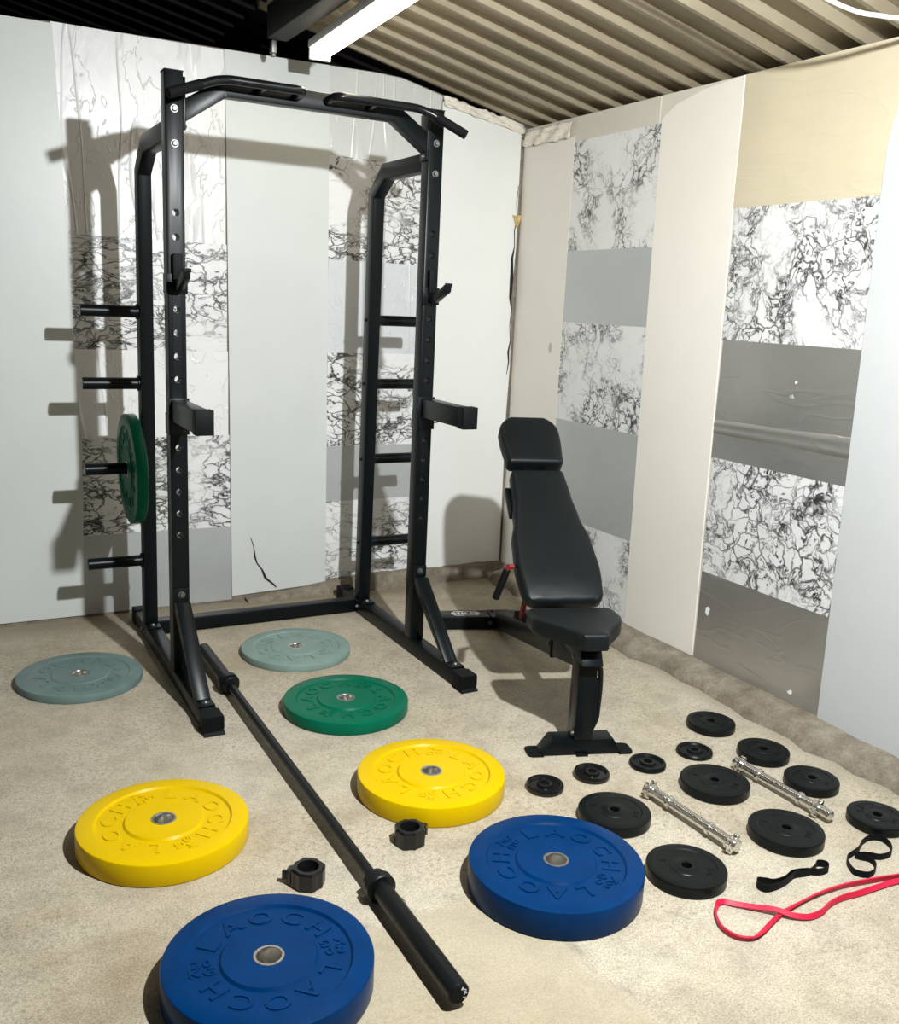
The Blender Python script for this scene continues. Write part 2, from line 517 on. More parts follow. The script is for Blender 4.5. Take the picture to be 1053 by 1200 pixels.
# text glyphs from the built-in font, as raw vertices and faces
GL = {}
def glyph(ch, ext=0.02, bev=0.0):
    if (ch, ext) in GL:
        return GL[(ch, ext)]
    cu = bpy.data.curves.new('glyph', 'FONT')
    cu.body = ch; cu.size = 1.0; cu.extrude = ext; cu.resolution_u = 4; cu.offset = 0.018
    ob = bpy.data.objects.new('glyph', cu)
    COL.objects.link(ob)
    bpy.context.view_layer.update()
    dg = bpy.context.evaluated_depsgraph_get()
    me = bpy.data.meshes.new_from_object(ob.evaluated_get(dg))
    vs = [tuple(v.co) for v in me.vertices]
    fs = [tuple(p.vertices) for p in me.polygons]
    bpy.data.objects.remove(ob, do_unlink=True)
    bpy.data.curves.remove(cu)
    bpy.data.meshes.remove(me)
    x0 = min(v[0] for v in vs); x1 = max(v[0] for v in vs)
    vs = [(v[0] - x0, v[1], v[2]) for v in vs]
    GL[(ch, ext)] = (vs, fs, x1 - x0)
    return GL[(ch, ext)]

def text_mb(mb, s, h, mat, gap=0.08, ext=0.02, widen=1.0):
    """a centred line of text, capital height h, in the local XY plane of mat"""
    k = h / 0.70
    tot, items = 0.0, []
    for ch in s:
        if ch == ' ':
            tot += 0.28; continue
        g = glyph(ch, ext)
        items.append((tot, g)); tot += g[2] + gap
    tot -= gap
    for x, (vs, fs, w) in items:
        mb.add([((x + v[0] - tot / 2) * k * widen, (v[1] - 0.35) * k, v[2] * k) for v in vs], fs, mat)

# ================================================================== SETTING
YB = 0.950      # back wall face
XR = 2.000      # right wall face
def structure_box(name, mat, *b):
    return structure(MB().box(*b).build(name, mat, smooth=0))

# floor
fl = MB()
fl.box(-3.2, 3.0, -5.0, 3.2, -0.1, 0.0)
structure(fl.build('floor', 'floor', smooth=0))
# back wall: white boards up to panel height
wb = MB()
wb.prism([(-3.2, 0.0), (XR + .05, 0.0), (XR + .05, 2.335), (1.985, 2.348), (1.72, 2.40), (1.53, 2.435), (1.30, 2.484), (1.165, 2.488),
          (0.47, 2.480), (-0.24, 2.474), (-0.42, 2.465), (-3.2, 2.46)], YB, YB + 0.05, 'y')
structure(wb.build('wall_back', 'plinth', smooth=0))
# right wall
structure(MB().box(XR, XR + .05, -5.0, YB + .05, 0.0, 2.335).build('wall_right', 'beige', smooth=0))
# dark outer wall behind the lined partition, seen through the gap under the roof
structure(MB().box(-3.2, 3.0, 2.9, 2.95, 0.0, 4.2).build('wall_rear', 'dark', smooth=0))

# corrugated roof: trapezoid ribs run along x, pitch along y, slope down towards +x
SL = 0.22
def roof_z(x):
    return 2.350 + SL * (XR - x)
def roof(name, mat, xa, xb, ya, yb, pitch=0.166, hgt=0.034, phase=0.0):
    mb = MB()
    prof = []
    y = ya
    k0 = 0
    ys = []
    y = phase
    while y > ya: y -= pitch
    while y < yb:
        for dy, z in ((0.0, hgt), (0.112, hgt), (0.124, 0.0), (0.142, 0.0), (0.156, hgt)):
            if ya <= y + dy <= yb: ys.append((y + dy, z))
        y += pitch
    vs, fs = [], []
    for (yy, z) in ys:
        for x in (xa, xb):
            vs.append((x, yy, roof_z(x) + z))
    n = len(ys)
    for i in range(n - 1):
        fs.append((2 * i, 2 * i + 1, 2 * i + 3, 2 * i + 2))
    mb.add(vs, fs)
    o = mb.build(name, mat, smooth=0)
    so = o.modifiers.new('thick', 'SOLIDIFY'); so.thickness = 0.003; so.offset = 1
    return structure(o)
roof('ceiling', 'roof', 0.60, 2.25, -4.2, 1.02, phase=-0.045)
roof('ceiling', 'roof_shaded', -3.2, 0.60, -4.2, 2.9, phase=0.01)  # same roof left of the beam, its shade painted in
roof('ceiling', 'roof_shaded', 0.60, 2.25, 1.02, 2.9, phase=-0.045)  # roof carried on past the back wall, shade painted in

# rough concrete skirting
def plinth(name, path, prof, seed, hf=None):
    rnd = random.Random(seed)
    mb = MB()
    vs, fs = [], []
    n = len(path); m = len(prof)
    for (x, y, nx, ny) in path:
        j = rnd.uniform(-0.008, 0.008)
        k = rnd.uniform(0.85, 1.15)
        for (d, z) in prof:
            jj = rnd.uniform(-0.004, 0.004)
            vs.append((x + nx * (d * k + (j + jj if d > 0 else 0)), y + ny * (d * k + (j + jj if d > 0 else 0)), z * rnd.uniform(.94, 1.06) * (hf(x, y) if hf else 1) if z > 0 else 0))
    for i in range(n - 1):
        for q in range(m - 1):
            fs.append((i * m + q, i * m + q + 1, (i + 1) * m + q + 1, (i + 1) * m + q))
    fs.append(tuple(range(m)))
    fs.append(tuple((n - 1) * m + q for q in range(m))[::-1])
    mb.add(vs, fs)
    return structure(mb.build(name, 'plinth', smooth=50))
NP = 60
plinth('baseboard_right', [(XR, -4.9 + 5.75 * i / NP, -1, 0) for i in range(NP + 1)], [(0.140, 0), (0.128, 0.026), (0.112, 0.044), (0.06, 0.056), (0.0, 0.064)], 3)
plinth('baseboard_back', [(0.55 + 1.45 * i / 30, YB, 0, -1) for i in range(31)], [(0.055, 0), (0.050, 0.045), (0.040, 0.074), (0.0, 0.080)], 5, lambda x, y: min(1.0, max(0.12, (x - 0.42) / 0.75)))

# ------------------------------------------------------------------ wall panels
def panel(wall, name, mat, rect, label, off=0.004, th=None, cat='wall panel', rag=0.0, group=None, poly=None):
    """rect: (a0,a1,z0,z1) in the wall plane; poly optional list of (a,z)"""
    a0, a1, z0, z1 = rect
    pts = poly or [(a0, z0), (a1, z0), (a1, z1), (a0, z1)]
    if rag:
        rnd = random.Random(len(label) * 7 + int(a0 * 100))
        q = []
        for i, p in enumerate(pts):
            r = pts[(i + 1) % len(pts)]
            nseg = max(2, int(hypot(r[0] - p[0], r[1] - p[1]) / 0.05))
            for k in range(nseg):
                t = k / nseg
                w = rnd.uniform(-rag, rag) if k else 0
                q.append((p[0] + (r[0] - p[0]) * t + w, p[1] + (r[1] - p[1]) * t + rnd.uniform(-rag, rag) * (1 if k else 0)))
        pts = q
    ac = (a0 + a1) / 2
    zc = z0
    mb = MB()
    if wall == 'b':
        mb.prism([(p[0] - ac, p[1] - zc) for p in pts], -off, 0.0, 'y')
        loc = (ac, YB, zc)
    else:
        mb.prism([(p[0] - ac, p[1] - zc) for p in pts], -off, 0.0, 'x')
        loc = (XR, ac, zc)
    o = mb.build(name, mat, loc=loc, smooth=0)
    if group is None:
        group = {'marble': 'marble vinyl wall panels', 'marble_back': 'marble vinyl wall panels', 'grey': 'grey wall panels', 'lightgrey': 'grey wall panels',
                 'darkgrey': 'grey wall panels', 'foil': 'crinkled foil wall panels', 'greywhite': 'crinkled foil wall panels', 'silver': 'crinkled foil wall panels'}.get(mat)
        if cat == 'wall sheet': group = 'tall plain wall sheets'
    return tag(o, label, cat, group)

# back wall, left to right
panel('b', 'wall_sheet', 'white', (-3.1, -0.215, 0.012, 2.466), 'tall plain white sheet at the left end of the back wall', 0.010, cat='wall sheet',
      poly=[(-3.1, 0.012), (-0.184, 0.012), (-0.181, 0.37), (-0.172, 0.80), (-0.190, 1.19), (-0.198, 1.66), (-0.228, 2.466), (-3.1, 2.466)])
panel('b', 'wall_panel', 'foil', (-0.235, 0.462, 1.668, 2.474), 'white crinkled foil panel behind the top of the left rack upright')
panel('b', 'wall_panel', 'marble_back', (-0.205, 0.466, 1.196, 1.668), 'upper marble vinyl panel behind the left rack upright')
panel('b', 'wall_panel', 'foil', (-0.195, 0.470, 0.812, 1.196), 'white foil panel between the two marble panels behind the left rack upright')
panel('b', 'wall_panel', 'marble_back', (-0.185, 0.478, 0.376, 0.812), 'lower marble vinyl panel behind the green plate on the rack')
panel('b', 'wall_panel', 'lightgrey', (-0.19, 0.484, 0.012, 0.376), 'grey foil panel at floor level behind the left rack upright')
panel('b', 'wall_sheet', 'white', (0.455, 0.955, 0.03, 2.482), 'tall plain white sheet in the middle of the back wall, torn black low down', 0.010, cat='wall sheet',
      poly=[(0.485, 0.03), (0.962, 0.05), (0.938, 2.482), (0.460, 2.476)])
panel('b', 'wall_panel', 'greywhite', (0.935, 1.52, 2.10, 2.485), 'greyish white crinkled foil panel along the top of the back wall above the pull-up beam',
      poly=[(0.94, 2.10), (1.47, 2.10), (1.52, 2.43), (1.30, 2.480), (1.165, 2.485), (0.935, 2.482)])
panel('b', 'wall_panel', 'marble_back', (0.945, 1.47, 1.635, 2.10), 'topmost marble vinyl panel behind the right rear rack post')
panel('b', 'wall_panel', 'silver', (0.95, 1.47, 1.20, 1.635), 'pale silver foil panel behind the right rear rack post')
panel('b', 'wall_panel', 'marble_back', (0.955, 1.47, 0.745, 1.20), 'middle marble vinyl panel behind the right rear rack post')
panel('b', 'wall_panel', 'lightgrey', (0.955, 1.47, 0.468, 0.745), 'light grey foil panel behind the right rear rack post')
panel('b', 'wall_panel', 'marble_back', (0.96, 1.47, 0.07, 0.468), 'lowest marble vinyl panel behind the right rear rack post')
panel('b', 'wall_sheet', 'whitebright', (1.455, 1.985, 0.07, 2.43), 'tall plain white sheet on the back wall beside the room corner', 0.010, cat='wall sheet',
      poly=[(1.455, 0.07), (1.985, 0.075), (1.975, 0.9), (1.982, 1.15), (1.968, 1.5), (1.978, 1.75), (1.972, 2.33), (1.74, 2.37), (1.52, 2.405)])
# right wall, from the corner towards the camera
panel('r', 'wall_sheet', 'whitewarm', (0.50, 0.938, 0.07, 2.25), 'tall cream white sheet on the right wall beside the room corner', 0.005, cat='wall sheet')
panel('r', 'wall_panel', 'beige', (-0.10, 0.50, 2.225, 2.332), 'short beige panel strip above the far marble column of the right wall', 0.004)
panel('r', 'wall_panel', 'marble', (-0.13, 0.50, 1.728, 2.225), 'topmost marble vinyl panel of the far column on the right wall')
panel('r', 'wall_panel', 'lightgrey', (-0.13, 0.50, 1.394, 1.728), 'upper light grey panel of the far column on the right wall')
panel('r', 'wall_panel', 'marble', (-0.14, 0.50, 0.925, 1.394), 'middle marble vinyl panel above the bench headrest on the right wall')
panel('r', 'wall_panel', 'grey', (-0.14, 0.50, 0.445, 0.925), 'grey foil panel behind the bench backrest on the right wall')
panel('r', 'wall_panel', 'marble', (-0.15, 0.50, 0.062, 0.445), 'lowest marble vinyl panel behind the bench seat on the right wall')
panel('r', 'wall_sheet', 'whitewarm', (-0.60, -0.12, 0.06, 2.334), 'tall cream white sheet between the two marble columns of the right wall', 0.0055, cat='wall sheet',
      poly=[(-0.605, 0.06), (-0.155, 0.06), (-0.118, 2.24), (-0.20, 2.285), (-0.36, 2.318), (-0.57, 2.333)])
panel('r', 'wall_panel', 'cream', (-1.26, -0.58, 1.858, 2.334), 'yellowish cream panel under the roof on the near part of the right wall')
panel('r', 'wall_panel', 'marble', (-1.262, -0.592, 1.366, 1.858), 'large marble vinyl panel under the yellowish cream panel')
panel('r', 'wall_panel', 'darkgrey', (-1.262, -0.60, 0.903, 1.366), 'dark grey panel with a horizontal fold between two large marble panels')
panel('r', 'wall_panel', 'marble', (-1.285, -0.61, 0.435, 0.903), 'large marble vinyl panel between the two dark grey panels')
panel('r', 'wall_panel', 'darkgrey', (-1.295, -0.615, 0.058, 0.435), 'dark brownish grey panel at floor level on the right wall')

# fold across the dark grey panel
mb = MB()
fold = [(-0.004, -0.05), (-0.012, -0.040), (-0.016, -0.022), (-0.009, -0.012), (-0.018, 0.004), (-0.014, 0.018), (-0.004, 0.03)]
vs, fs = [], []
for i in range(25):
    t = i / 24
    y = -0.602 - 0.658 * t
    zc = 1.034 + 0.012 * t
    for (d, z) in fold:
        vs.append((d * (0.55 + 0.1 * sin(t * 9)), y, zc + z * (0.75 + 0.25 * t)))
nf = len(fold)
for i in range(24):
    for k in range(nf - 1):
        fs.append((i * nf + k, i * nf + k + 1, (i + 1) * nf + k + 1, (i + 1) * nf + k))
mb.add(vs, fs)
dg_panel = [o for o in bpy.data.objects if o.get('label', '').startswith('dark grey panel with')][0]
fo = mb.build('fold', 'darkgrey', dg_panel, smooth=60)
fo.location = (0, 0.931, -0.903)

# bulging white sheet at the near right edge
mb = MB()
vs, fs = [], []
NZ, NY = 30, 26
for j in range(NZ + 1):
    z = 0.055 + (2.215 - 0.055) * j / NZ
    for i in range(NY + 1):
        y = -1.238 - 1.5 * i / NY - 0.03 * (1 - z / 2.2)
        edge = min(1, i / 14)
        top = max(0, (z - 1.95) / 0.26)
        yy = y - 0.06 * top * top * max(0, 1 - i / 6)
        d = 0.010 + edge * (0.008 + 0.004 * sin(y * 5 + z * 1.2) + 0.002 * sin(y * 17 + z * 3))
        vs.append((-d, yy, z))
for j in range(NZ):
    for i in range(NY):
        a = j * (NY + 1) + i
        fs.append((a, a + 1, a + NY + 2, a + NY + 1))
mb.add(vs, fs)
o = mb.build('wall_sheet', 'whiteloose', loc=(XR, 0, 0), smooth=0)
so = o.modifiers.new('thick', 'SOLIDIFY'); so.thickness = 0.003; so.offset = 0
tag(o, 'bulging white sheet hanging loose at the near end of the right wall', 'wall sheet')

# crumpled torn flap at the corner top
def crumple(name, mat, x0, x1, z0, z1, y0, wall, label, amp, seed, nx=22, nz=10, cat='torn paper', slope=0.0):
    rnd = random.Random(seed)
    vs, fs = [], []
    for j in range(nz + 1):
        for i in range(nx + 1):
            u, v = i / nx, j / nz
            a = x0 + (x1 - x0) * u
            z = z0 + (z1 - z0) * v + slope * u + (rnd.uniform(-.006, .006) if j in (0, nz) else 0)
            d = abs(amp * (0.5 + 0.5 * sin(u * 19 + v * 5 + rnd.uniform(-.9, .9)))) + rnd.uniform(0, amp * .35)
            vs.append((a, y0 - d, z) if wall == 'b' else (y0 - d, a, z))
    for j in range(nz):
        for i in range(nx):
            a = j * (nx + 1) + i
            fs.append((a, a + 1, a + nx + 2, a + nx + 1))
    cx = sum(v[0] for v in vs) / len(vs); cy = sum(v[1] for v in vs) / len(vs)
    mb = MB().add([(v[0] - cx, v[1] - cy, v[2] - z0) for v in vs], fs)
    o = mb.build(name, mat, loc=(cx, cy, z0), smooth=30)
    so = o.modifiers.new('thick', 'SOLIDIFY'); so.thickness = 0.0015; so.offset = 0
    return tag(o, label, cat)
crumple('paper_flap', 'paperback', 0.52, 0.935, 2.245, 2.318, XR - 0.009, 'r', 'crumpled torn paper edge on the right wall beside the corner', 0.012, 2)
crumple('paper_flap', 'paperback', 1.52, 1.985, 2.385, 2.43, YB - 0.011, 'b', 'loose rolled paper edge along the top of the back wall beside the corner', 0.012, 6, slope=-0.075)

# small chips and scuffs in the dark and grey panels
def chip(panel_label, y, z, w, h, mat, part, seed):
    p = [o for o in bpy.data.objects if o.get('label', '').startswith(panel_label)][0]
    rnd = random.Random(seed)
    pts = [(w * cos(2 * pi * k / 7) * rnd.uniform(.5, 1.1), h * sin(2 * pi * k / 7) * rnd.uniform(.5, 1.1)) for k in range(7)]
    o = MB().prism(pts, -0.0012, 0.0, 'x').build(part, mat, p, smooth=0)
    o.location = (-0.0041, y - p.location.y, z - p.location.z)
chip('dark brownish grey', -0.668, 0.278, 0.016, 0.026, 'print_white', 'chip', 1)
chip('dark brownish grey', -1.128, 0.105, 0.012, 0.012, 'print_white', 'chip', 2)
chip('dark grey panel with', -0.985, 1.235, 0.008, 0.007, 'print_white', 'chip', 3)
chip('dark grey panel with', -0.972, 1.180, 0.012, 0.009, 'lightgrey', 'scuff', 5)
chip('tall cream white sheet on the right wall beside', 0.594, 1.262, 0.018, 0.040, 'grey', 'stain', 4)

# tears and the small gold patch in the corner
def tear(pts, w, wall, label, name='tear', mat='dark'):
    mb = MB()
    n = len(pts)
    vs = []
    for i, (a, z) in enumerate(pts):
        ww = w[i] if isinstance(w, list) else w * (0.4 + 0.6 * sin(pi * (i + .5) / n))
        for s_ in (-1, 1):
            for dd in (0.0, 0.003):
                vs.append((a + s_ * ww, -dd, z) if wall == 'b' else (-dd, a + s_ * ww, z))
    fs = []
    for i in range(n - 1):
        b0, b1 = i * 4, (i + 1) * 4
        fs += [(b0 + 1, b0 + 3, b1 + 3, b1 + 1), (b0, b1, b1 + 2, b0 + 2), (b0, b0 + 1, b1 + 1, b1), (b0 + 2, b1 + 2, b1 + 3, b0 + 3)]
    fs += [(0, 2, 3, 1), ((n - 1) * 4, (n - 1) * 4 + 1, (n - 1) * 4 + 3, (n - 1) * 4 + 2)]
    c = pts[0]
    mb.add(vs, fs)
    return mb
mid_sheet = [o for o in bpy.data.objects if 'middle of the back wall' in o.get('label', '')][0]
t_ = tear([(0.575, 0.315), (0.590, 0.27), (0.597, 0.215), (0.606, 0.185), (0.632, 0.150), (0.650, 0.105), (0.690, 0.070), (0.705, 0.052)],
          [0.001, 0.002, 0.004, 0.003, 0.004, 0.007, 0.006, 0.002], 'b', '').build('tear', 'dark', mid_sheet, smooth=0)
t_.location = (-mid_sheet.location.x, -0.0102, -mid_sheet.location.z)
t_['label'] = 'black tear'
corner_sheet = [o for o in bpy.data.objects if 'back wall beside the room corner' in o.get('label', '') and o.name.startswith('wall_sheet')][0]
cr = [(1.972, 2.06), (1.966, 1.98), (1.974, 1.90), (1.962, 1.84), (1.968, 1.76), (1.957, 1.70), (1.962, 1.60), (1.960, 1.50), (1.971, 1.44), (1.966, 1.36), (1.975, 1.28), (1.966, 1.22), (1.972, 1.17), (1.964, 1.10)]
t_ = tear(cr, [0.0005, 0.0015, 0.001, 0.002, 0.0015, 0.006, 0.010, 0.007, 0.002, 0.0015, 0.0015, 0.005, 0.003, 0.0005], 'b', '').build('tear', 'dark', corner_sheet, smooth=0)
t_.location = (-corner_sheet.location.x, -0.0102, -corner_sheet.location.z)
t_['label'] = 'black ragged crack'
mb = MB().prism([(-.028, .03), (-.006, .026), (.004, .030), (.026, .032), (.016, -.004), (.002, -.034), (-.010, -.012)], -0.003, 0.0, 'y')
tag(mb.build('tape_patch', 'gold', loc=(1.972, YB - 0.0135, 1.885), smooth=0), 'small torn gold tape patch over the crack in the room corner', 'tape')

# ------------------------------------------------------------------ beam, light, cable
bm_ = MB()
bm_.box(-0.045, 0.045, -3.6, 0.62, 0.0, 0.13)
beam = bm_.build('roof_beam', 'beam', loc=(0.635, 0.15, 2.505), bevel=0.006, smooth=30)
tag(beam, 'dark steel roof beam running beside the lit tube light', 'beam')
lf = thing('tube_light', 'long lit tube light mounted under the roof beside the dark beam', 'light', (0.742, 0.0, 2.43), (0, 0, -0.045))
MB().box(-0.052, 0.035, -1.45, 0.62, 0.028, 0.062).build('housing', 'tubebody', lf, bevel=0.006)
prof = [(-0.042 + 0.084 * (0.5 - 0.5 * cos(pi * k / 12)), 0.028 - 0.040 * sin(pi * k / 12)) for k in range(13)]
MB().prism([(p[0] , p[1]) for p in prof], -1.445, 0.605, 'y').build('diffuser', 'lit', lf, smooth=50)
MB().box(-0.048, 0.044, 0.605, 0.622, -0.014, 0.03).build('end_cap', 'tubebody', lf, bevel=0.004)
mb = MB().tube(spline([(-0.80, 0.05, 0.17), (-0.40, 0.02, 0.075), (-0.15, -0.007, 0.012), (0, 0.0, 0), (0.09, -0.008, 0.002), (0.165, -0.022, 0.004), (0.30, -0.05, 0.012)], 8), 0.0065, 10)
tag(mb.build('cable', 'cable', loc=(1.628, -1.372, 2.312)), 'white cable sagging under the roof at the right', 'cable')
# hanging work lamp that lights the room from the front, above the frame
wl = thing('flood_lamp', 'hanging black flood lamp tilted towards the rack', 'lamp', (0.53, -2.55, 2.31), tuple(key_o.rotation_euler))
MB().lathe([(0.0, 0.012), (0.046, 0.012), (0.046, 0.004), (0.054, 0.002), (0.058, 0.010), (0.055, 0.055), (0.0, 0.060)], 40, closed=False).build('lamp_housing', 'steel', wl, smooth=40)
cd = MB().cyl(Vector((0.0, 0.0, 0.055)), key_o.matrix_basis.to_3x3().inverted() @ Vector((0, 0.0, 0.40)), 0.004, 10).build('cord', 'rubber', wl)
# small bracket and wire stub at the beam end
mb = MB().box(-0.012, 0.012, -0.02, 0.012, 0.0, 0.05).box(-0.008, 0.008, -0.015, 0.015, -0.012, 0.002)
tag(mb.build('junction_box', 'zinc', loc=(0.625, 0.79, 2.455), bevel=0.003), 'small pale junction box at the far end of the roof beam', 'junction box')

# ================================================================== RACK
T, W, D, H, FE = 0.062, 1.0443, 0.54, 2.170, 0.461
rack = thing('power_rack', 'black steel half rack with pull-up bar standing against the back wall', 'rack', (W / 2, 0, 0))
OX = -W / 2
def rb(mb, name, mat, parent=None, bevel=0.0, **k):
    """mesh in rack world coordinates, stored relative to the rack root"""
    mb.v = [(x + OX, y, z) for (x, y, z) in mb.v]
    return mb.build(name, mat, parent or rack, bevel=bevel, **k)

HOLES = [0.585 - 0.081 + 0.0808 * k for k in range(16)]
def upright(x0):
    mb = MB().box(x0, x0 + T, 0.0, T, T - 0.0, H - 0.004)
    o = rb(mb, 'upright', 'steel', bevel=0.004)
    cut = MB()
    for z in HOLES:
        if z < 0.55: continue
        cut.cyl((x0 + T / 2 + OX, -0.03, z), (x0 + T / 2 + OX, T + 0.03, z), 0.0125, 20)
    c = cut.build('cutter', 'steel', None)
    c.parent = rack
    md = o.modifiers.new('b', 'BOOLEAN'); md.operation = 'DIFFERENCE'; md.solver = 'EXACT'; md.object = c
    bpy.context.view_layer.update()
    dg = bpy.context.evaluated_depsgraph_get()
    me = bpy.data.meshes.new_from_object(o.evaluated_get(dg))
    o.modifiers.clear()
    old = o.data
    o.data = me
    me.name = 'upright'
    me.shade_smooth(); me.set_sharp_from_angle(angle=radians(30))
    bpy.data.meshes.remove(old)
    bpy.data.objects.remove(c, do_unlink=True)
    cp = MB().box(x0 + 0.001, x0 + T - 0.001, 0.001, T - 0.001, H - 0.010, H).box(x0 - 0.001, x0 + T + 0.001, -0.001, T + 0.001, H - 0.0045, H)
    rb(cp, 'top_cap', 'rubber', bevel=0.0008)
    return o
def bolt(p, d, r=0.0095, parent=None, name='bolt'):
    p, d = Vector(p), Vector(d).normalized()
    mb = MB().cyl(p, p + d * 0.002, r * 1.35, 18).cyl(p + d * 0.002, p + d * 0.009, r, 18, r1=r * 0.8, cham=0.001)
    return rb(mb, name, 'zinc')
for side, x0 in ((0, 0.0), (1, W - T)):
    upright(x0)
    for z in (2.048, 1.938):
        bolt((x0 + T / 2, 0.0, z), (0, -1, 0))
    # rear post with cranked top
    prof = [(.560, .062), (.519, 1.885), (.418, 1.952), (.062, 1.952), (.062, 2.017), (.440, 2.017), (.579, 1.908), (.622, .062)]
    rb(MB().prism(prof, x0 + .004, x0 + T - .004, 'x'), 'rear_post', 'steel', bevel=0.004)
    # foot rail
    rb(MB().box(x0, x0 + T, -FE + 0.06, 0.80, 0.004, T), 'foot_rail', 'steel', bevel=0.004)
    cap = MB().box(x0 - .002, x0 + T + .002, -FE + 0.004, -FE + 0.075, 0.004, T + .003)
    cap.add([(x0 - .006, -FE - .006, 0), (x0 + T + .006, -FE - .006, 0), (x0 + T + .006, -FE + .075, 0), (x0 - .006, -FE + .075, 0),
             (x0 - .003, -FE + .001, .012), (x0 + T + .003, -FE + .001, .012), (x0 + T + .003, -FE + .075, .012), (x0 - .003, -FE + .075, .012)],
            [(0, 3, 2, 1), (4, 5, 6, 7), (0, 1, 5, 4), (1, 2, 6, 5), (2, 3, 7, 6), (3, 0, 4, 7)])
    for k in range(6):
        z = 0.020 + 0.007 * k
        cap.box(x0 - .0035, x0 + T + .0035, -FE + 0.002, -FE + 0.03, z, z + 0.0035)
    rb(cap, 'end_cap', 'rubber')
    cap = MB().box(x0 - .002, x0 + T + .002, 0.765, 0.835, 0.0, T + .003)
    rb(cap, 'end_cap', 'rubber', bevel=0.003)
    # diagonal brace, channel-shaped, with flanges
    br = MB()
    bw = 0.054
    xb = x0 + T / 2 - bw / 2
    br.prism([(-0.004, 0.335), (-0.058, 0.335), (-0.340, 0.066), (-0.286, 0.066), (-0.004, 0.285)][::-1] if False else
             [(-0.002, 0.338), (-0.030, 0.338), (-0.312, 0.070), (-0.282, 0.070), (-0.002, 0.300)], xb, xb + bw, 'x')
    br.box(x0 + .002, x0 + T - .002, -0.007, -0.0005, 0.290, 0.385)
    br.box(x0 + .002, x0 + T - .002, -0.365, -0.270, T + .0005, T + 0.007)
    b_o = rb(br, 'brace', 'steel', bevel=0.002)
    bolt((x0 + T / 2, -0.007, 0.362), (0, -1, 0))
    bolt((x0 + T / 2, -0.342, T + 0.007), (0, 0, 1))
    # base flange of uprights and rear posts
    rb(MB().box(x0 + .001, x0 + T - .001, 0.060, 0.115, T + .0003, T + 0.006), 'base_flange', 'steel', bevel=0.001)
    rb(MB().box(x0 + .001, x0 + T - .001, 0.505, 0.560, T + .0003, T + 0.006), 'base_flange', 'steel', bevel=0.001)
    bolt((x0 + T / 2, 0.093, T + 0.006), (0, 0, 1))
    bolt((x0 + T / 2, 0.532, T + 0.006), (0, 0, 1))
    # weight storage pegs
    s_ = -1 if side == 0 else 1
    xs = x0 + .004 if side == 0 else x0 + T - .004
    for z in (1.368, 1.085, 0.739, 0.342):
        yy = 0.5645 + (1.0 - (z - .062) / 1.823) * 0.041 - 0.008
        p = MB().cyl((xs, yy, z), (xs + s_ * 0.217, yy, z), 0.0235, 28, cham=0.002)
        p.cyl((xs, yy, z), (xs + s_ * 0.007, yy, z), 0.031, 28, cham=0.002)
        rb(p, 'storage_peg', 'steel')
        mb = MB().cyl((xs - s_ * .052, yy, z), (xs - s_ * .060, yy, z), 0.007, 12)
        rb(mb, 'bolt', 'steel')
bolt((W - T, 0.575, 0.035), (-1, 0, 0), 0.008)
bolt((0.0, 0.60, 0.035), (-1, 0, 0), 0.008)
# floor crossbar
rb(MB().box(T, W - T, 0.592, 0.652, 0.003, 0.063), 'floor_crossbar', 'steel', bevel=0.004)
# top beam with mitred gussets
rb(MB().prism([(T + .004, 2.010), (T + .004, 2.084), (W / 2 - .324, 2.169), (W / 2 + .324, 2.169), (W - T - .004, 2.084), (W - T - .004, 2.010), (W / 2 + .310, 2.109), (W / 2 - .310, 2.109)],
             0.004, 0.058, 'y'), 'top_beam', 'steel', bevel=0.003)
HN = {-1: (0.170, 0.455, -0.018), 1: (0.912, 0.570, 1.064)}
for s_ in (-1, 1):
    xc = W / 2
    xo = xc + s_ * (W / 2 - T)
    rb(MB().box(min(xc + s_ * .314, xc + s_ * .318), max(xc + s_ * .314, xc + s_ * .318), 0.0035, 0.0585, 2.1085, 2.1695), 'weld_seam', 'steel', smooth=0)
    mb = MB().box(min(xo, xo - s_ * .007), max(xo, xo - s_ * .007), 0.0, T, 1.985, 2.152)
    rb(mb, 'mounting_plate', 'steel', bevel=0.001)
    bolt((xo - s_ * .007, 0.031, 2.0), (-s_, 0, 0), 0.008)
    # multi-grip handle in front of the beam
    ht = MB()
    hb, hi, hf = HN[s_]
    pth = [(hf, -0.138, 2.068), (hb, -0.085, 2.146), (hi, -0.085, 2.146), (hi, 0.006, 2.140)]
    pth = fillet(pth, [0.05, 0.035], 8)
    ht.tube(pth, 0.0150, 16)
    for dx in (0.215,):
        ht.cyl(((hb + hi) / 2 - s_ * .01, -0.085, 2.146), ((hb + hi) / 2 - s_ * .01, 0.006, 2.140), 0.013, 14)
    ht_o = rb(ht, 'pull_up_handle', 'steel_inner')
    a = Vector(pth[0]); b = a + (Vector(pth[1]) - a).normalized() * 0.125
    mb = MB().cyl(a - (b - a) * 0.02, b, 0.0170, 18, cham=0.002)
    mb.v = [(x + OX, y, z) for (x, y, z) in mb.v]
    g = mb.build('grip', 'foam', ht_o)

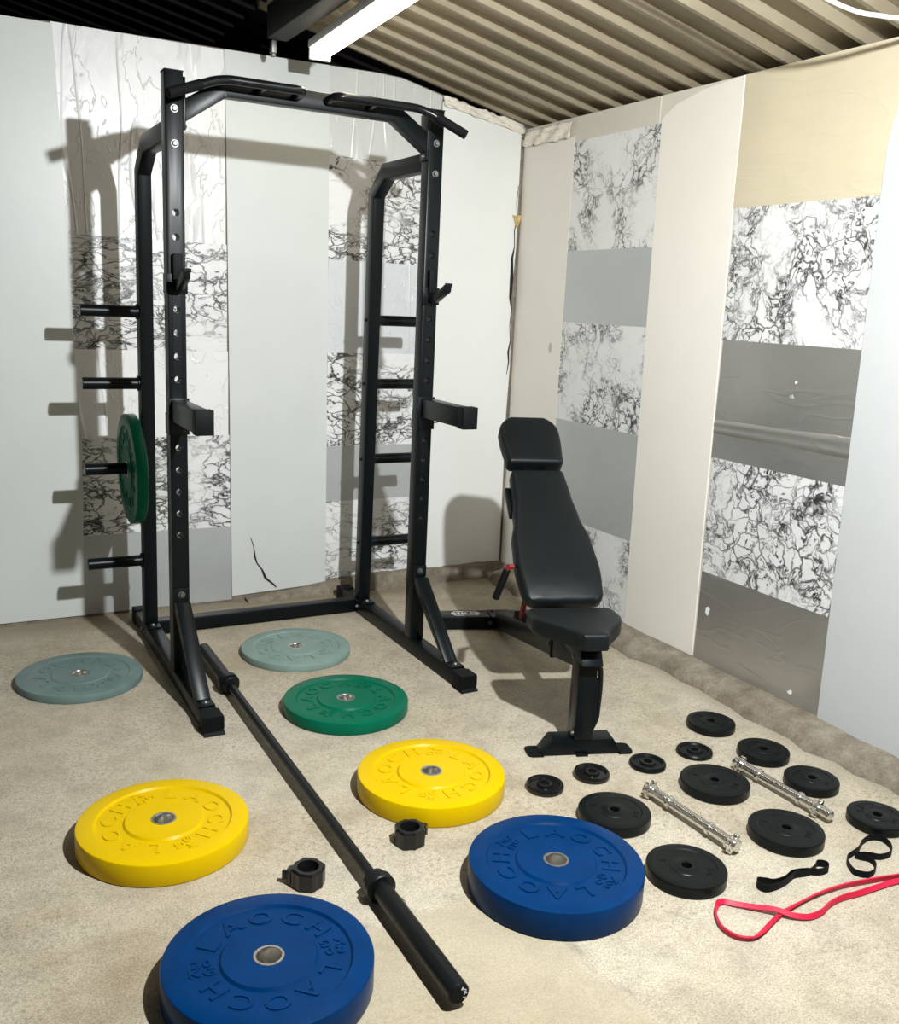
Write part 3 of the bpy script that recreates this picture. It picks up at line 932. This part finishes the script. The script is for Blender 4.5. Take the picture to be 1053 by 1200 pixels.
# J-hooks
def j_hook(x0, label):
    r = thing('j_hook', label, 'bar hook', (x0 + T / 2, 0, 1.447), group='J-hooks on the rack')
    h = T / 2
    mb = MB()
    t = 0.005
    mb.box(-h - t, -h - 0.0003, -0.006, 0.050, 0.0, 0.066)
    mb.box(h + 0.0003, h + t, -0.006, 0.050, 0.0, 0.066)
    mb.box(-h - t, h + t, -0.007, -0.0005, 0.0, 0.066)
    mb.build('bracket', 'steel', r, bevel=0.001)
    MB().box(-0.016, 0.016, -0.024, -0.0072, 0.045, 0.133).build('back_pad', 'rubber', r, bevel=0.002)
    lip = MB()
    lip.prism([(-0.0072, 0.050), (-0.0072, 0.006), (-0.050, 0.010), (-0.148, 0.050), (-0.154, 0.074), (-0.136, 0.078), (-0.060, 0.042), (-0.030, 0.048)], -0.012, 0.012, 'x')
    lip.build('hook', 'steel', r, bevel=0.002)
    MB().box(-0.014, 0.014, -0.156, -0.143, 0.070, 0.083).build('tip_pad', 'rubber', r, bevel=0.002)
    return r
j_hook(0.0, 'black J-hook bar holder on the left rack upright')
j_hook(W - T, 'black J-hook bar holder on the right rack upright')

# spotter arms
def spotter(x0, label):
    r = thing('spotter_arm', label, 'spotter arm', (x0 + T / 2, 0, 0.955), group='spotter arms on the rack')
    h = T / 2
    t = 0.005
    mb = MB()
    mb.box(-h - t, -h - 0.0003, -0.006, 0.052, 0.0, 0.075)
    mb.box(h + 0.0003, h + t, -0.006, 0.052, 0.0, 0.075)
    mb.box(-h - t, h + t, -0.008, -0.0005, 0.0, 0.130)
    mb.build('bracket', 'steel', r, bevel=0.001)
    MB().box(-0.027, 0.027, -0.345, -0.0082, 0.050, 0.125).build('arm', 'steel', r, bevel=0.003)
    MB().box(-0.0305, 0.0305, -0.368, -0.322, 0.047, 0.129).build('end_cap', 'rubber', r, bevel=0.003)
    mb = MB().tube(spline([(0.012, -0.01, 0.038), (0.012, -0.05, 0.034), (0.012, -0.085, 0.040), (0.012, -0.092, 0.049)], 6), 0.003, 8)
    mb.build('pin_handle', 'chrome', r)
    return r
spotter(0.0, 'black spotter arm reaching forward from the left rack upright')
spotter(W - T, 'black spotter arm reaching forward from the right rack upright')

# ================================================================== BUMPER PLATES
def bumper(mat, th, kg, key, label, loc, ang, group, rot=None):
    r = thing('bumper_plate', label, 'weight plate', loc, rot or (0, 0, ang), group)
    R = 0.225
    rec = 0.0060 if th > .035 else 0.0038
    bv = 0.006 if th > .035 else 0.004
    prof = [(0.0335, th), (0.100, th), (0.1055, th - rec), (0.1750, th - rec), (0.1800, th)]
    prof += [(R - bv, th), (R - bv * .3, th - bv * .3), (R, th - bv), (R, bv), (R - bv * .3, bv * .3), (R - bv, 0), (0.180, 0), (0.175, rec), (0.1055, rec), (0.100, 0), (0.0335, 0)]
    MB().lathe(prof, 128).build('disc', mat, r, smooth=28)
    ip = [(0.0253, th - .003), (0.0275, th + .0008), (0.0330, th + .0008), (0.0337, th - .001), (0.0337, .001), (0.0253, .001)]
    MB().lathe(ip, 64).build('centre_ring', 'insert', r, smooth=35)
    mb = MB()
    zt = th - rec + 0.0006
    RL = 0.140
    for half in (0, 180):
        for i, ch in enumerate('LAOCH'):
            a = radians(half + (2 - i) * 29.5)          # clockwise reading, top outward; O sits at angle 0
            mt = Matrix.Rotation(a, 4, 'Z') @ Matrix.Translation((RL, 0, zt)) @ Matrix.Rotation(-pi / 2, 4, 'Z')
            text_mb(mb, ch, 0.043, mt, ext=0.034, widen=1.15)
        a = radians(half + 90)
        # kilograms: two rows, upright like the first word
        for row, tx in ((0.0135, kg), (-0.0135, 'KG')):
            mt = Matrix.Rotation(a, 4, 'Z') @ Matrix.Translation((RL, 0, zt)) @ Matrix.Rotation(pi, 4, 'Z') @ Matrix.Translation((0, row, 0)) if False else \
                Matrix.Translation((RL * cos(a), RL * sin(a), zt)) @ Matrix.Rotation(radians(-90 + half), 4, 'Z') @ Matrix.Translation((0, row, 0))
            text_mb(mb, tx, 0.022, mt, ext=0.06, widen=1.2, gap=0.14)
    mb.build('lettering', mat, r, smooth=25)
    return r
G = 'bumper plates on the floor'
bumper('bluep', 0.0757, '20', 0, 'blue bumper plate at the front left, cut off by the bottom edge', (-0.1785, -1.7036, 0), radians(80), G)
bumper('bluep', 0.0757, '20', 0, 'blue bumper plate on the floor right of the barbell', (0.5971, -1.6516, 0), radians(-152.6), G)
bumper('yellowp', 0.0630, '15', 0, 'yellow bumper plate on the floor left of the barbell', (-0.2575, -1.0341, 0), radians(-170), G)
bumper('yellowp', 0.0630, '15', 0, 'yellow bumper plate on the floor right of the barbell', (0.5328, -1.0767, 0), radians(147.8), G)
bumper('greenp', 0.0455, '10', 0, 'green bumper plate lying flat on the floor inside the rack', (0.5183, -0.4264, 0), radians(129.6), G)
bumper('greyd', 0.0300, '5', 0, 'thin grey bumper plate on the floor left of the rack foot', (-0.3066, 0.1947, 0), radians(143), G)
bumper('greyp', 0.0300, '5', 0, 'thin grey bumper plate on the floor between the rack feet', (0.5424, 0.1835, 0), radians(36), G)
# hanging green plate: its bore rests on the third peg
hp = bumper('greenp', 0.0455, '10', 0, 'green bumper plate hanging on the left storage peg of the rack', (-0.0085, 0.572, 0.7372), 0, 'bumper plate on the rack peg')
hp.rotation_euler = (0, radians(-90 - 1.2), radians(0))

# ================================================================== BARBELL
bx0, by0, bx1, by1 = 0.176, 0.262, 0.158, -1.940
Lb = hypot(bx1 - bx0, by1 - by0)
bar = thing('barbell', 'long black barbell without plates lying across the floor', 'barbell', ((bx0 + bx1) / 2, (by0 + by1) / 2, 0.0385), (0, 0, atan2(by1 - by0, bx1 - bx0)))
hl = Lb / 2
def bc(name, x0, x1, r, mat='bar', ch=0.001, parent=bar):
    return MB().cyl((x0, 0, 0), (x1, 0, 0), r, 40, cham=ch).build(name, mat, parent)
f0, f1 = -hl + 0.385, hl - 0.415
bc('shaft', f0, f1, 0.0145)
for a, b, fa, fb in ((-hl, f0 - 0.006, f0 - 0.014, f0 + 0.014), (f1 + 0.006, hl, f1 - 0.014, f1 + 0.014)):
    s_o = bc('sleeve', a, b, 0.025, ch=0.0025)
    bc('flange', fa, fb, 0.0385, ch=0.003)
s_ = 1
fb2 = f1 - 0.014
bc('bushing', fb2 - 0.022, fb2, 0.031, ch=0.002)
bc('bushing', f0 + 0.014, f0 + 0.036, 0.031, ch=0.002)
bc('end_plug', hl - 0.002, hl + 0.002, 0.0205, 'rubber', 0.001)
mb = MB()
for i, ch in enumerate('BOLT'):
    a = radians(62 - i * 34)
    # on the end disc, facing along +x; local frame: right = +y, up = z
    base = Matrix(((0, 0, 1, hl + 0.0021), (1, 0, 0, 0), (0, 1, 0, 0), (0, 0, 0, 1)))
    mt = base @ Matrix.Rotation(a, 4, 'Z') @ Matrix.Translation((0.0145, 0, 0)) @ Matrix.Rotation(-pi / 2, 4, 'Z')
    text_mb(mb, ch, 0.0062, mt, ext=0.02)
mb.build('lettering', 'print_white', bar, smooth=0)
# small wire clip seen on the near sleeve
mb = MB().tube(spline([(f1 + 0.06, 0.0250, 0.004), (f1 + 0.085, 0.0285, 0.006), (f1 + 0.10, 0.0275, -0.004)], 6), 0.0012, 8)
mb.build('clip', 'zinc', bar)

# lock collars
def lock_collar(loc, rz, label, open_dir):
    r = thing('lock_collar', label, 'barbell collar', loc, (0, 0, rz), 'barbell lock collars')
    mb = MB()
    nseg = 48
    hgt = 0.050
    def ring(z, ro, ri):
        o_, i_ = [], []
        for k in range(nseg):
            a = 2 * pi * k / nseg
            # octagonal outline with lobes
            m_ = (a + pi / 8) % (pi / 4) - pi / 8
            rr = ro * cos(pi / 8) / cos(m_)
            lob = 1 + 0.035 * (1 if (k // 6) % 2 == 0 else -0.4)
            o_.append((rr * lob * cos(a), rr * lob * sin(a), z)); i_.append((ri * cos(a), ri * sin(a), z))
        return o_, i_
    vs, fs = [], []
    rings = [ring(0.0, 0.041, 0.027), ring(0.003, 0.0435, 0.0255), ring(hgt - 0.006, 0.0435, 0.0255), ring(hgt, 0.0395, 0.0275)]
    for o_, i_ in rings:
        vs += o_ + i_
    S = 2 * nseg
    for q in range(3):
        for k in range(nseg):
            k2 = (k + 1) % nseg
            fs.append((q * S + k, q * S + k2, (q + 1) * S + k2, (q + 1) * S + k))
            fs.append((q * S + nseg + k2, q * S + nseg + k, (q + 1) * S + nseg + k, (q + 1) * S + nseg + k2))
    for k in range(nseg):
        k2 = (k + 1) % nseg
        fs.append((k2, k, nseg + k, nseg + k2))
        fs.append((3 * S + k, 3 * S + k2, 3 * S + nseg + k2, 3 * S + nseg + k))
    mb.add(vs, fs)
    mb.build('body', 'glossblack', r, smooth=25)
    lv = MB()
    lv.prism([(0.041, -0.020), (0.050, -0.014), (0.054, 0.0), (0.050, 0.014), (0.041, 0.020)], 0.006, 0.040, 'z')
    lv.box(0.046, 0.066, -0.006, 0.006, 0.010, 0.034)
    lv.build('lever', 'glossblack', r, bevel=0.0015)
    MB().cyl((0.050, -0.017, 0.012), (0.050, -0.017, 0.034), 0.0032, 10).build('hinge_pin', 'zinc', r)
    MB().prism([(-0.0262, -0.006), (-0.0245, -0.006), (-0.0245, 0.006), (-0.0262, 0.006)], 0.020, 0.040, 'z').build('liner_pad', 'print_white', r)
    return r
lock_collar((0.026, -1.385, 0), radians(150), 'black plastic lock collar between blue plate and barbell', 0)
lock_collar((0.344, -1.318, 0), radians(20), 'black plastic lock collar in front of the yellow plate', 0)

# ================================================================== SMALL BLACK PLATES
def small_plate(r_, th, kg, loc, label, ang, group, kind):
    r = thing('weight_plate', label, 'weight plate', (loc[0], loc[1], 0), (0, 0, radians(ang)), group)
    if kind == 'flat':
        hr = 0.0135
        b = 0.005
        prof = [(hr, th * .97), (hr + .003, th), (hr + .012, th), (hr + .015, th - .0012), (r_ * .42, th - .0012), (r_ * .44, th - .0028), (r_ * .74, th - .0028), (r_ * .77, th - .0008),
                (r_ - b, th - .0004), (r_ - b * .3, th - b * .35), (r_, th - b), (r_, b), (r_ - b * .3, b * .35), (r_ - b, 0), (hr, 0)]
        MB().lathe(prof, 96).build('disc', 'castblack', r, smooth=24)
    else:
        hr = 0.0135
        prof = [(hr, th * .92), (hr + .002, th * .96), (hr + .011, th * .96), (hr + .013, th * .62), (r_ * .76, th * .58), (r_ * .82, th * .93), (r_ * .88, th),
                (r_ * .95, th * .96), (r_, th * .7), (r_, th * .25), (r_ * .95, 0), (hr, 0)]
        MB().lathe(prof, 80).build('disc', 'glossblack' if kind == 'gloss' else 'castblack', r, smooth=35)
    mb = MB()
    if kind == 'flat':
        zt = th - .0028 + .0004
        for txt, a0, st in ((kg, 90, 15), ('KG', -90, 17)):
            n = len(txt)
            for i, ch in enumerate(txt):
                a = radians(a0 + ((n - 1) / 2 - i) * st)
                mt = Matrix.Rotation(a, 4, 'Z') @ Matrix.Translation((r_ * .59, 0, zt)) @ Matrix.Rotation(-pi / 2, 4, 'Z')
                text_mb(mb, ch, r_ * .15, mt, ext=0.03)
        mb.build('lettering', 'castblack', r, smooth=20)
    return r
GS = 'small black plates on the floor'
small_plate(.106, .034, '5', (.942, -1.761), 'medium black plate nearest the front, beside the blue plate', 40, GS, 'flat')
small_plate(.106, .034, '5', (.945, -1.449), 'medium black plate partly behind the right blue plate', 40, GS, 'flat')
small_plate(.108, .032, '5', (1.357, -1.426), 'medium black plate between the two chrome dumbbell bars at their far end', 30, GS, 'flat')
small_plate(.106, .034, '5', (1.342, -1.731), 'medium black plate behind the short straight black band', 30, GS, 'flat')
small_plate(.086, .028, '2.5', (1.671, -1.074), 'black plate farthest back in the row along the right wall', 20, GS, 'flat')
small_plate(.086, .030, '2.5', (1.674, -1.323), 'black plate touching the far end of the right chrome dumbbell bar', 20, GS, 'flat')
small_plate(.085, .030, '2.5', (1.663, -1.538), 'black plate beside the near half of the right dumbbell bar', 20, GS, 'flat')
small_plate(.085, .030, '2.5', (1.660, -1.786), 'black plate cut off by the right edge of the picture', 20, GS, 'flat')
small_plate(.059, .020, '', (.861, -1.212), 'leftmost tiny glossy black plate in front of the bench foot', 0, GS, 'gloss')
small_plate(.058, .020, '', (1.044, -1.205), 'tiny glossy black plate directly in front of the bench foot', 0, GS, 'gloss')
small_plate(.060, .018, '', (1.260, -1.220), 'tiny matt black plate at the right end of the bench foot', 0, GS, 'matt')
small_plate(.061, .016, '', (1.470, -1.211), 'tiny black plate in front of the farthest black plate', 0, GS, 'matt')

# ================================================================== DUMBBELL BARS
def dumbbell(p0, p1, label, cols, stars):
    p0, p1 = Vector(p0), Vector(p1)
    d = p1 - p0
    Ln = d.length
    mid = (p0 + p1) / 2
    r = thing('dumbbell_bar', label, 'dumbbell bar', (mid.x, mid.y, 0.0285), (0, 0, atan2(d.y, d.x)), 'chrome dumbbell bars')
    mb = MB().cyl((-Ln / 2, 0, 0), (Ln / 2, 0, 0), 0.0142, 28, cham=0.002)
    mb.build('handle', 'chrome', r)
    for x in (-Ln / 2 + cols[0], Ln / 2 - cols[1]):
        MB().cyl((x - 0.006, 0, 0), (x + 0.006, 0, 0), 0.0195, 28, cham=0.002).build('inner_collar', 'chrome', r)
    # threaded ends
    for a, b in ((-Ln / 2 + 0.002, -Ln / 2 + cols[0] - 0.012), (Ln / 2 - cols[1] + 0.012, Ln / 2 - 0.002)):
        t = MB()
        n = 34
        prof = []
        for k in range(n):
            x = a + (b - a) * k / n
            prof += [(0.0150, x), (0.0150, x + (b - a) / n / 2)]
        prof = [(0.010, a)] + prof + [(0.0146, b), (0.010, b)]
        t.lathe(prof, 24, Matrix.Rotation(pi / 2, 4, 'Y'))
        t.build('thread', 'chrome', r)
    for x, sg in ((-Ln / 2 + stars[0], -1), (Ln / 2 - stars[1], 1)):
        sc_ = MB()
        pts = []
        n = 48
        for k in range(n):
            a = 2 * pi * k / n
            rr = 0.0235 + 0.005 * max(-0.7, min(0.7, cos(6 * a) * 1.3)) / 0.7
            pts.append((rr * cos(a), rr * sin(a)))
        sc_.prism(pts, x - 0.008, x + 0.008, 'x')
        sc_.cyl((x - sg * 0.008, 0, 0), (x - sg * 0.020, 0, 0), 0.0175, 24, cham=0.001)
        sc_.build('star_nut', 'chrome', r, smooth=30, bevel=0.0008)
    return r
dumbbell((1.126, -1.372), (1.140, -1.745), 'chrome dumbbell bar lying nearer the bench foot and the right blue plate', (0.105, 0.105), (0.020, 0.018))
dumbbell((1.513, -1.352), (1.523, -1.735), 'chrome dumbbell bar lying beside the row of plates along the right wall', (0.105, 0.115), (0.026, 0.050))

# ================================================================== BANDS
def ribbon(pts, w, th, closed=True, tilt=None):
    """flat strap following pts (its lower edge); width w stands along 'tilt' direction (default z)"""
    P = [Vector(p) for p in pts]
    n = len(P)
    vs, fs = [], []
    for i, p in enumerate(P):
        a = P[(i - 1) % n] if closed else P[max(i - 1, 0)]
        b = P[(i + 1) % n] if closed else P[min(i + 1, n - 1)]
        t = (b - a).normalized()
        u = Vector((0, 0, 1)) if tilt is None else tilt(i / n, t)
        u = (u - t * u.dot(t)).normalized()
        nr = t.cross(u).normalized()
        for (du, dn) in ((0, -.5), (0, .5), (1, .5), (1, -.5)):
            vs.append(p + u * w * du + nr * th * dn)
    m = n if closed else n - 1
    for i in range(m):
        j = (i + 1) % n
        for k in range(4):
            k2 = (k + 1) % 4
            fs.append((i * 4 + k, i * 4 + k2, j * 4 + k2, j * 4 + k))
    if not closed:
        fs += [(0, 1, 2, 3), ((n - 1) * 4 + 3, (n - 1) * 4 + 2, (n - 1) * 4 + 1, (n - 1) * 4)]
    return MB().add(vs, fs)

# black figure-eight band standing on its edge
pts = [(1.384, -1.915, 0), (1.370, -1.948, 0), (1.396, -1.972, 0), (1.440, -1.958, 0), (1.462, -1.925, 0), (1.446, -1.902, 0), (1.442, -1.890, 0), (1.475, -1.905, 0), (1.500, -1.926, 0),
       (1.545, -1.925, 0), (1.580, -1.893, 0), (1.585, -1.858, 0), (1.555, -1.845, 0), (1.515, -1.853, 0), (1.475, -1.873, 0), (1.430, -1.884, 0), (1.405, -1.893, 0)]
c0 = Vector((1.47, -1.91, 0))
mb = ribbon([p - c0 for p in spline(pts, 8, True)], 0.019, 0.0022)
tag(mb.build('resistance_band', 'rubber', loc=c0, smooth=50), 'short black loop band standing on edge in a figure eight', 'exercise band', 'short black bands')

# black band lying as a narrow strap with a curl at each end
pts = [(1.088, -1.905, 0), (1.078, -1.885, 0), (1.092, -1.868, 0), (1.110, -1.878, 0), (1.128, -1.892, 0), (1.165, -1.893, 0), (1.205, -1.882, 0), (1.245, -1.890, 0), (1.280, -1.908, 0), (1.312, -1.908, 0),
       (1.325, -1.890, 0), (1.308, -1.876, 0), (1.282, -1.889, 0), (1.248, -1.897, 0), (1.206, -1.890, 0), (1.165, -1.902, 0), (1.125, -1.908, 0)]
c0 = Vector((1.2, -1.89, 0))
mb = ribbon([p - c0 for p in spline(pts, 8, True)], 0.021, 0.0022)
tag(mb.build('resistance_band', 'rubber', loc=c0, smooth=50), 'short black loop band pulled nearly straight beside the red band', 'exercise band', 'short black bands')

# long red band
raw = [(1.476, -2.010), (1.383, -1.993), (1.282, -1.977), (1.189, -1.972), (1.105, -1.978), (1.042, -1.988), (0.992, -2.004), (0.944, -2.022), (0.905, -2.030), (0.874, -2.012), (0.866, -1.976),
       (0.886, -1.935), (0.915, -1.908), (0.940, -1.898), (0.962, -1.918), (0.998, -1.955), (1.028, -1.988), (1.059, -2.020), (1.098, -2.038), (1.142, -2.037), (1.187, -2.022), (1.239, -2.016), (1.309, -2.022), (1.378, -2.024), (1.458, -2.030),
       (1.60, -2.06), (1.74, -2.08), (1.76, -2.05), (1.60, -2.025)]
def zred(i):
    return 0.0
pts = []
for i, (x, y) in enumerate(raw):
    z = 0.0
    if i in (15, 16, 17): z = 0.010 if i == 16 else 0.004     # crosses over itself
    pts.append((x, y, z))
sp = spline(pts, 6, True)
c0 = Vector((1.2, -2.0, 0))
def redtilt(f, t):
    flat = t.cross(Vector((0, 0, 1))).normalized()
    k = 0.55 + 0.35 * sin(f * 2 * pi * 3 + 1.0)
    return Vector((0, 0, 1)) * (0.35 + 0.6 * k) + flat * (-(1 - k) * 1.2)
mb = ribbon([Vector((p.x, p.y, max(p.z, 0) + 0.0035)) - c0 for p in sp], 0.0135, 0.0045, True, redtilt)
o = mb.build('resistance_band', 'redband', loc=c0, smooth=60, bevel=0.0)
tag(o, 'long red loop band twisted across the floor at the right edge', 'exercise band')

# ================================================================== BENCH
bench = thing('weight_bench', 'black adjustable weight bench with raised backrest near the right wall', 'bench', (1.11, -1.047, 0), (0, 0, -atan2(.32, .947)))
# local: +x lateral right, +y along the bench towards the head
mb = MB()
mb.prism([(-.140, .004), (.140, .004), (.108, .056), (-.102, .056)], -0.026, 0.046, 'y')
ff = mb.build('front_foot', 'steel', bench, bevel=0.003)
for s_ in (-1, 1):
    xo, xi = s_ * .183, s_ * .130
    tb = [(xi, -.030), (xo - s_ * .016, -.030), (xo - s_ * .004, -.024), (xo, -.012), (xo, .030), (xo - s_ * .004, .042), (xo - s_ * .016, .048), (xi, .048)]
    MB().prism(tb, 0.0, 0.005, 'z').build('foot_tab', 'rubber', bench)
MB().box(-.032, .032, -.030, .050, .056, .375).build('front_post', 'steel', bench, bevel=0.003)
mb = MB().box(-.020, .020, -.036, -.030, .0, .012)
mb.build('foot_pad', 'rubber', bench)
# carrying handle on the right of the post
pth = fillet([(.034, -.005, .315), (.050, -.005, .300), (.054, -.005, .235), (.050, -.005, .120), (.034, -.005, .085)], 0.03, 6)
MB().tube(pth, 0.0085, 14).build('carry_handle', 'steel_inner', bench)
MB().box(.0325, .0445, -.018, .034, .095, .265).build('side_plate', 'steel', bench, bevel=0.003)
def bolt_b(p, d, r=0.0075):
    p, d = Vector(p), Vector(d).normalized()
    MB().cyl(p, p + d * .002, r * 1.4, 16).cyl(p + d * .002, p + d * .007, r, 16, cham=0.001).build('bolt', 'zinc', bench)
bolt_b((-.032, -.012, .075), (-1, 0, 0))
bolt_b((-.032, 0.03, .330), (-1, 0, 0))
bolt_b((-.032, 0.33, .265), (-1, 0, 0))
# main rail, sloping to the floor at the rear
rail = MB().prism([(.045, .290), (.045, .362), (.335, .305), (1.225, .090), (1.225, .012), (.30, .228)], -.030, .030, 'x')
rail.build('main_rail', 'steel', bench, bevel=0.003)
MB().box(-.034, .034, .298, .316, .222, .318).build('rail_sleeve', 'rubber', bench, bevel=0.002)
MB().box(-.300, .300, 1.235, 1.335, .004, .063).build('rear_stabilizer', 'steel', bench, bevel=0.004)
for s_ in (-1, 1):
    MB().box(s_ * .292 - .012, s_ * .292 + .012, 1.232, 1.338, 0.0, .066).build('end_cap', 'rubber', bench, bevel=0.004)
MB().box(-.048, .048, 1.210, 1.320, .0635, .070).build('mounting_plate', 'steel', bench, bevel=0.001)
bolt_b((-.030, 1.30, .070), (0, 0, 1))
bolt_b((-.050, 1.235, .035), (0, -1, 0))
# brand plate on the rear stabiliser
lab = MB().box(-.215, -.098, 1.252, 1.318, .0630, .0638)
lo = lab.build('name_label', 'glossblack', bench, smooth=0)
mb = MB()
for (x0, x1, y0, y1) in ((-.212, -.101, 1.256, 1.260), (-.212, -.101, 1.310, 1.314), (-.212, -.208, 1.256, 1.314), (-.105, -.101, 1.256, 1.314)):
    mb.box(x0, x1, y0, y1, .0638, .0642)
text_mb(mb, 'GYMLESS', 0.028, Matrix.Translation((-.1565, 1.285, .0638)), ext=0.01, gap=0.10, widen=0.78)
mb.build('lettering', 'print_white', lo, smooth=0)

# upholstery
def pad(name, hw, Lp_, th, mat4, edge=0.012, puff=0.008, r0=0.03, r1=0.02, bend=None):
    """upholstered pad lofted across: hw(y) half width; r0/r1 corner radii at the y=0 and y=L ends; top face about z=0"""
    ys = sorted(set([0, .001, .003, .006, .010, .016, .024, .034, .05, .07] + [Lp_ - q for q in (0, .001, .003, .006, .010, .016, .024, .034, .05, .07)] + [Lp_ * k / 30 for k in range(3, 28)]))
    ss = [-1, -.985, -.96, -.92, -.86, -.75, -.55, -.3, 0, .3, .55, .75, .86, .92, .96, .985, 1]
    def width(y):
        w = hw(y)
        for q, r in ((y, r0), (Lp_ - y, r1)):
            if q < r:
                w -= r - math.sqrt(max(0, r * r - (r - q) ** 2))
        return w
    vs, fs = [], []
    m = len(ss)
    for y in ys:
        w = width(y)
        for q in ss:
            d = min(w * (1 - abs(q)), y, Lp_ - y)
            if d < 0: d = 0
            e = min(1, d / edge)
            z = -edge + edge * math.sqrt(1 - (1 - e) ** 2) + puff * (1 - math.exp(-d / 0.035))
            if bend: z += bend(y, q)
            vs.append((q * w, y, z))
    n = len(ys)
    for i in range(n - 1):
        for k in range(m - 1):
            fs.append((i * m + k, i * m + k + 1, (i + 1) * m + k + 1, (i + 1) * m + k))
    loop = [k for k in range(m)] + [i * m + m - 1 for i in range(1, n)] + [(n - 1) * m + k for k in range(m - 2, -1, -1)] + [i * m for i in range(n - 2, 0, -1)]
    base = len(vs)
    c = len(loop)
    for (z, sc_) in ((-th + .006, 1.0), (-th, 0.975)):
        for q in loop:
            x, y, zz = vs[q]
            vs.append((x * sc_, Lp_ / 2 + (y - Lp_ / 2) * (1 - (1 - sc_) * .4), z))
    for i in range(c):
        j = (i + 1) % c
        fs.append((loop[i], base + i, base + j, loop[j]))
        fs.append((base + i, base + c + i, base + c + j, base + j))
    fs.append(tuple(base + c + i for i in range(c)))
    return MB().add(vs, fs, mat4).build(name, 'vinyl', bench, smooth=62)
def interp(tab):
    def f(y):
        for (a, u), (b_, v) in zip(tab, tab[1:]):
            if y <= b_:
                t = max(0, (y - a) / (b_ - a)); t = t * t * (3 - 2 * t)
                return u + (v - u) * t
        return tab[-1][1]
    return f
def rounded(poly, rads, n=5):
    out = []
    m = len(poly)
    for i in range(m):
        a, b, c = Vector(poly[i - 1]), Vector(poly[i]), Vector(poly[(i + 1) % m])
        r_ = min(rads[i], (a - b).length * .48, (c - b).length * .48)
        p = b + (a - b).normalized() * r_; q = b + (c - b).normalized() * r_
        if r_ < 1e-4:
            out.append((b.x, b.y)); continue
        for k in range(n + 1):
            t = k / n
            v = (1 - t) ** 2 * p + 2 * t * (1 - t) * b + t * t * q
            out.append((v.x, v.y))
    return out
# seat: wide at the back, narrow nose at the front
tilt = radians(2)
def seat_w(y):
    t = min(1, max(0, (y - .02) / .19)); t = t ** 0.9
    return .049 + (.157 - .049) * (t * t * (3 - 2 * t) * .5 + t * .5)
pad('seat_pad', seat_w, .315, 0.055, Matrix.Translation((-.002, -0.088, .446)) @ Matrix.Rotation(-tilt, 4, 'X'), edge=.014, puff=.006, r0=.018, r1=.035)
MB().prism([(-.07, .330), (.24, .330), (.24, .392), (-.03, .392)], -.036, .036, 'x').build('seat_bracket', 'steel', bench, bevel=0.003)
# back pad
B0 = Vector((0, .262, .452)); B1 = Vector((0, .772, .832))
dv = (B1 - B0).normalized()
Lp = (B1 - B0).length
nrm = Vector((0, -dv.z, dv.y))
MBACK = Matrix(((1, 0, 0, B0.x), (0, dv.y, nrm.y, B0.y), (0, dv.z, nrm.z, B0.z), (0, 0, 0, 1)))
hw = interp([(0.0, .146), (.24 * Lp, .157), (.44 * Lp, .150), (.62 * Lp, .127), (.78 * Lp, .116), (1.0 * Lp, .108)])
pad('backrest_pad', hw, Lp, 0.055, MBACK, edge=0.016, puff=0.010, r0=.040, r1=.022,
    bend=lambda y, q: -0.014 * max(0, 1 - y / .13) ** 2 + 0.0016 * max(0, 1 - y / .075) * sin(q * 34 + y * 120))
# headrest
H0 = Vector((0, .785, .858)); H1 = Vector((0, .985, 1.012))
dh = (H1 - H0).normalized(); Lh = (H1 - H0).length
nh = Vector((0, -dh.z, dh.y))
MHEAD = Matrix(((1, 0, 0, 0), (0, dh.y, nh.y, H0.y), (0, dh.z, nh.z, H0.z), (0, 0, 0, 1)))
pad('headrest_pad', interp([(0, .114), (.6 * Lh, .124), (1.1 * Lh, .122)]), Lh * 1.02, 0.060, MHEAD, edge=0.014, puff=0.008, r0=.018, r1=.080)
# frame behind the backrest
fr = MB()
for s_ in (-1, 1):
    fr.box(s_ * .045 - .016, s_ * .045 + .016, .02, Lp + Lh * .9, -.095, -.057, MBACK)
fr.box(-.07, .07, .10, .14, -.090, -.057, MBACK).box(-.07, .07, Lp * .62, Lp * .68, -.090, -.057, MBACK)
fr.build('back_frame', 'steel', bench, bevel=0.002)
fr = MB().box(-.128, -.100, Lp * .70, Lp * .92, -.085, -.057, MBACK).box(.100, .118, Lp * .70, Lp * .92, -.085, -.057, MBACK).box(-.12, .11, Lp * .78, Lp * .84, -.088, -.060, MBACK)
fr.build('side_bracket', 'steel', bench, bevel=0.003)
# adjustment ladder and support strut (dark red)
st = MB()
for s_ in (-1, 1):
    p0 = Vector((s_ * .040, .545, .600)); p1 = Vector((s_ * .040, .720, .235))
    st.cyl(p0, p1, 0.011, 14)
st.build('support_strut', 'redmetal', bench)
ld = MB()
for k in range(4):
    y0 = .56 + .10 * k
    z0 = .305 - .2416 * (y0 - .335)
    ld.prism([(y0, z0 - .004), (y0 + .055, z0 - .016), (y0 + .042, z0 + .026), (y0 + .030, z0 + .026), (y0 + .02, z0 + .012)], -.026, .026, 'x')
ld.build('adjustment_ladder', 'steel_inner', bench)
# release handle with foam grip
a = Vector((-.188, .385, .540)); b = Vector((-.212, .405, .450))
MB().cyl((-.06, .46, .525), a, 0.007, 12).build('handle_rod', 'steel_inner', bench)
MB().cyl(a + Vector((.02, .003, -.002)), a, 0.009, 12).cyl(a, a + (b - a) * .3, 0.009, 12).build('handle_elbow', 'redmetal', bench)
MB().cyl(a + (b - a) * .12, b + (b - a) * .45, 0.0135, 18, cham=0.004).build('handle_grip', 'foam', bench)
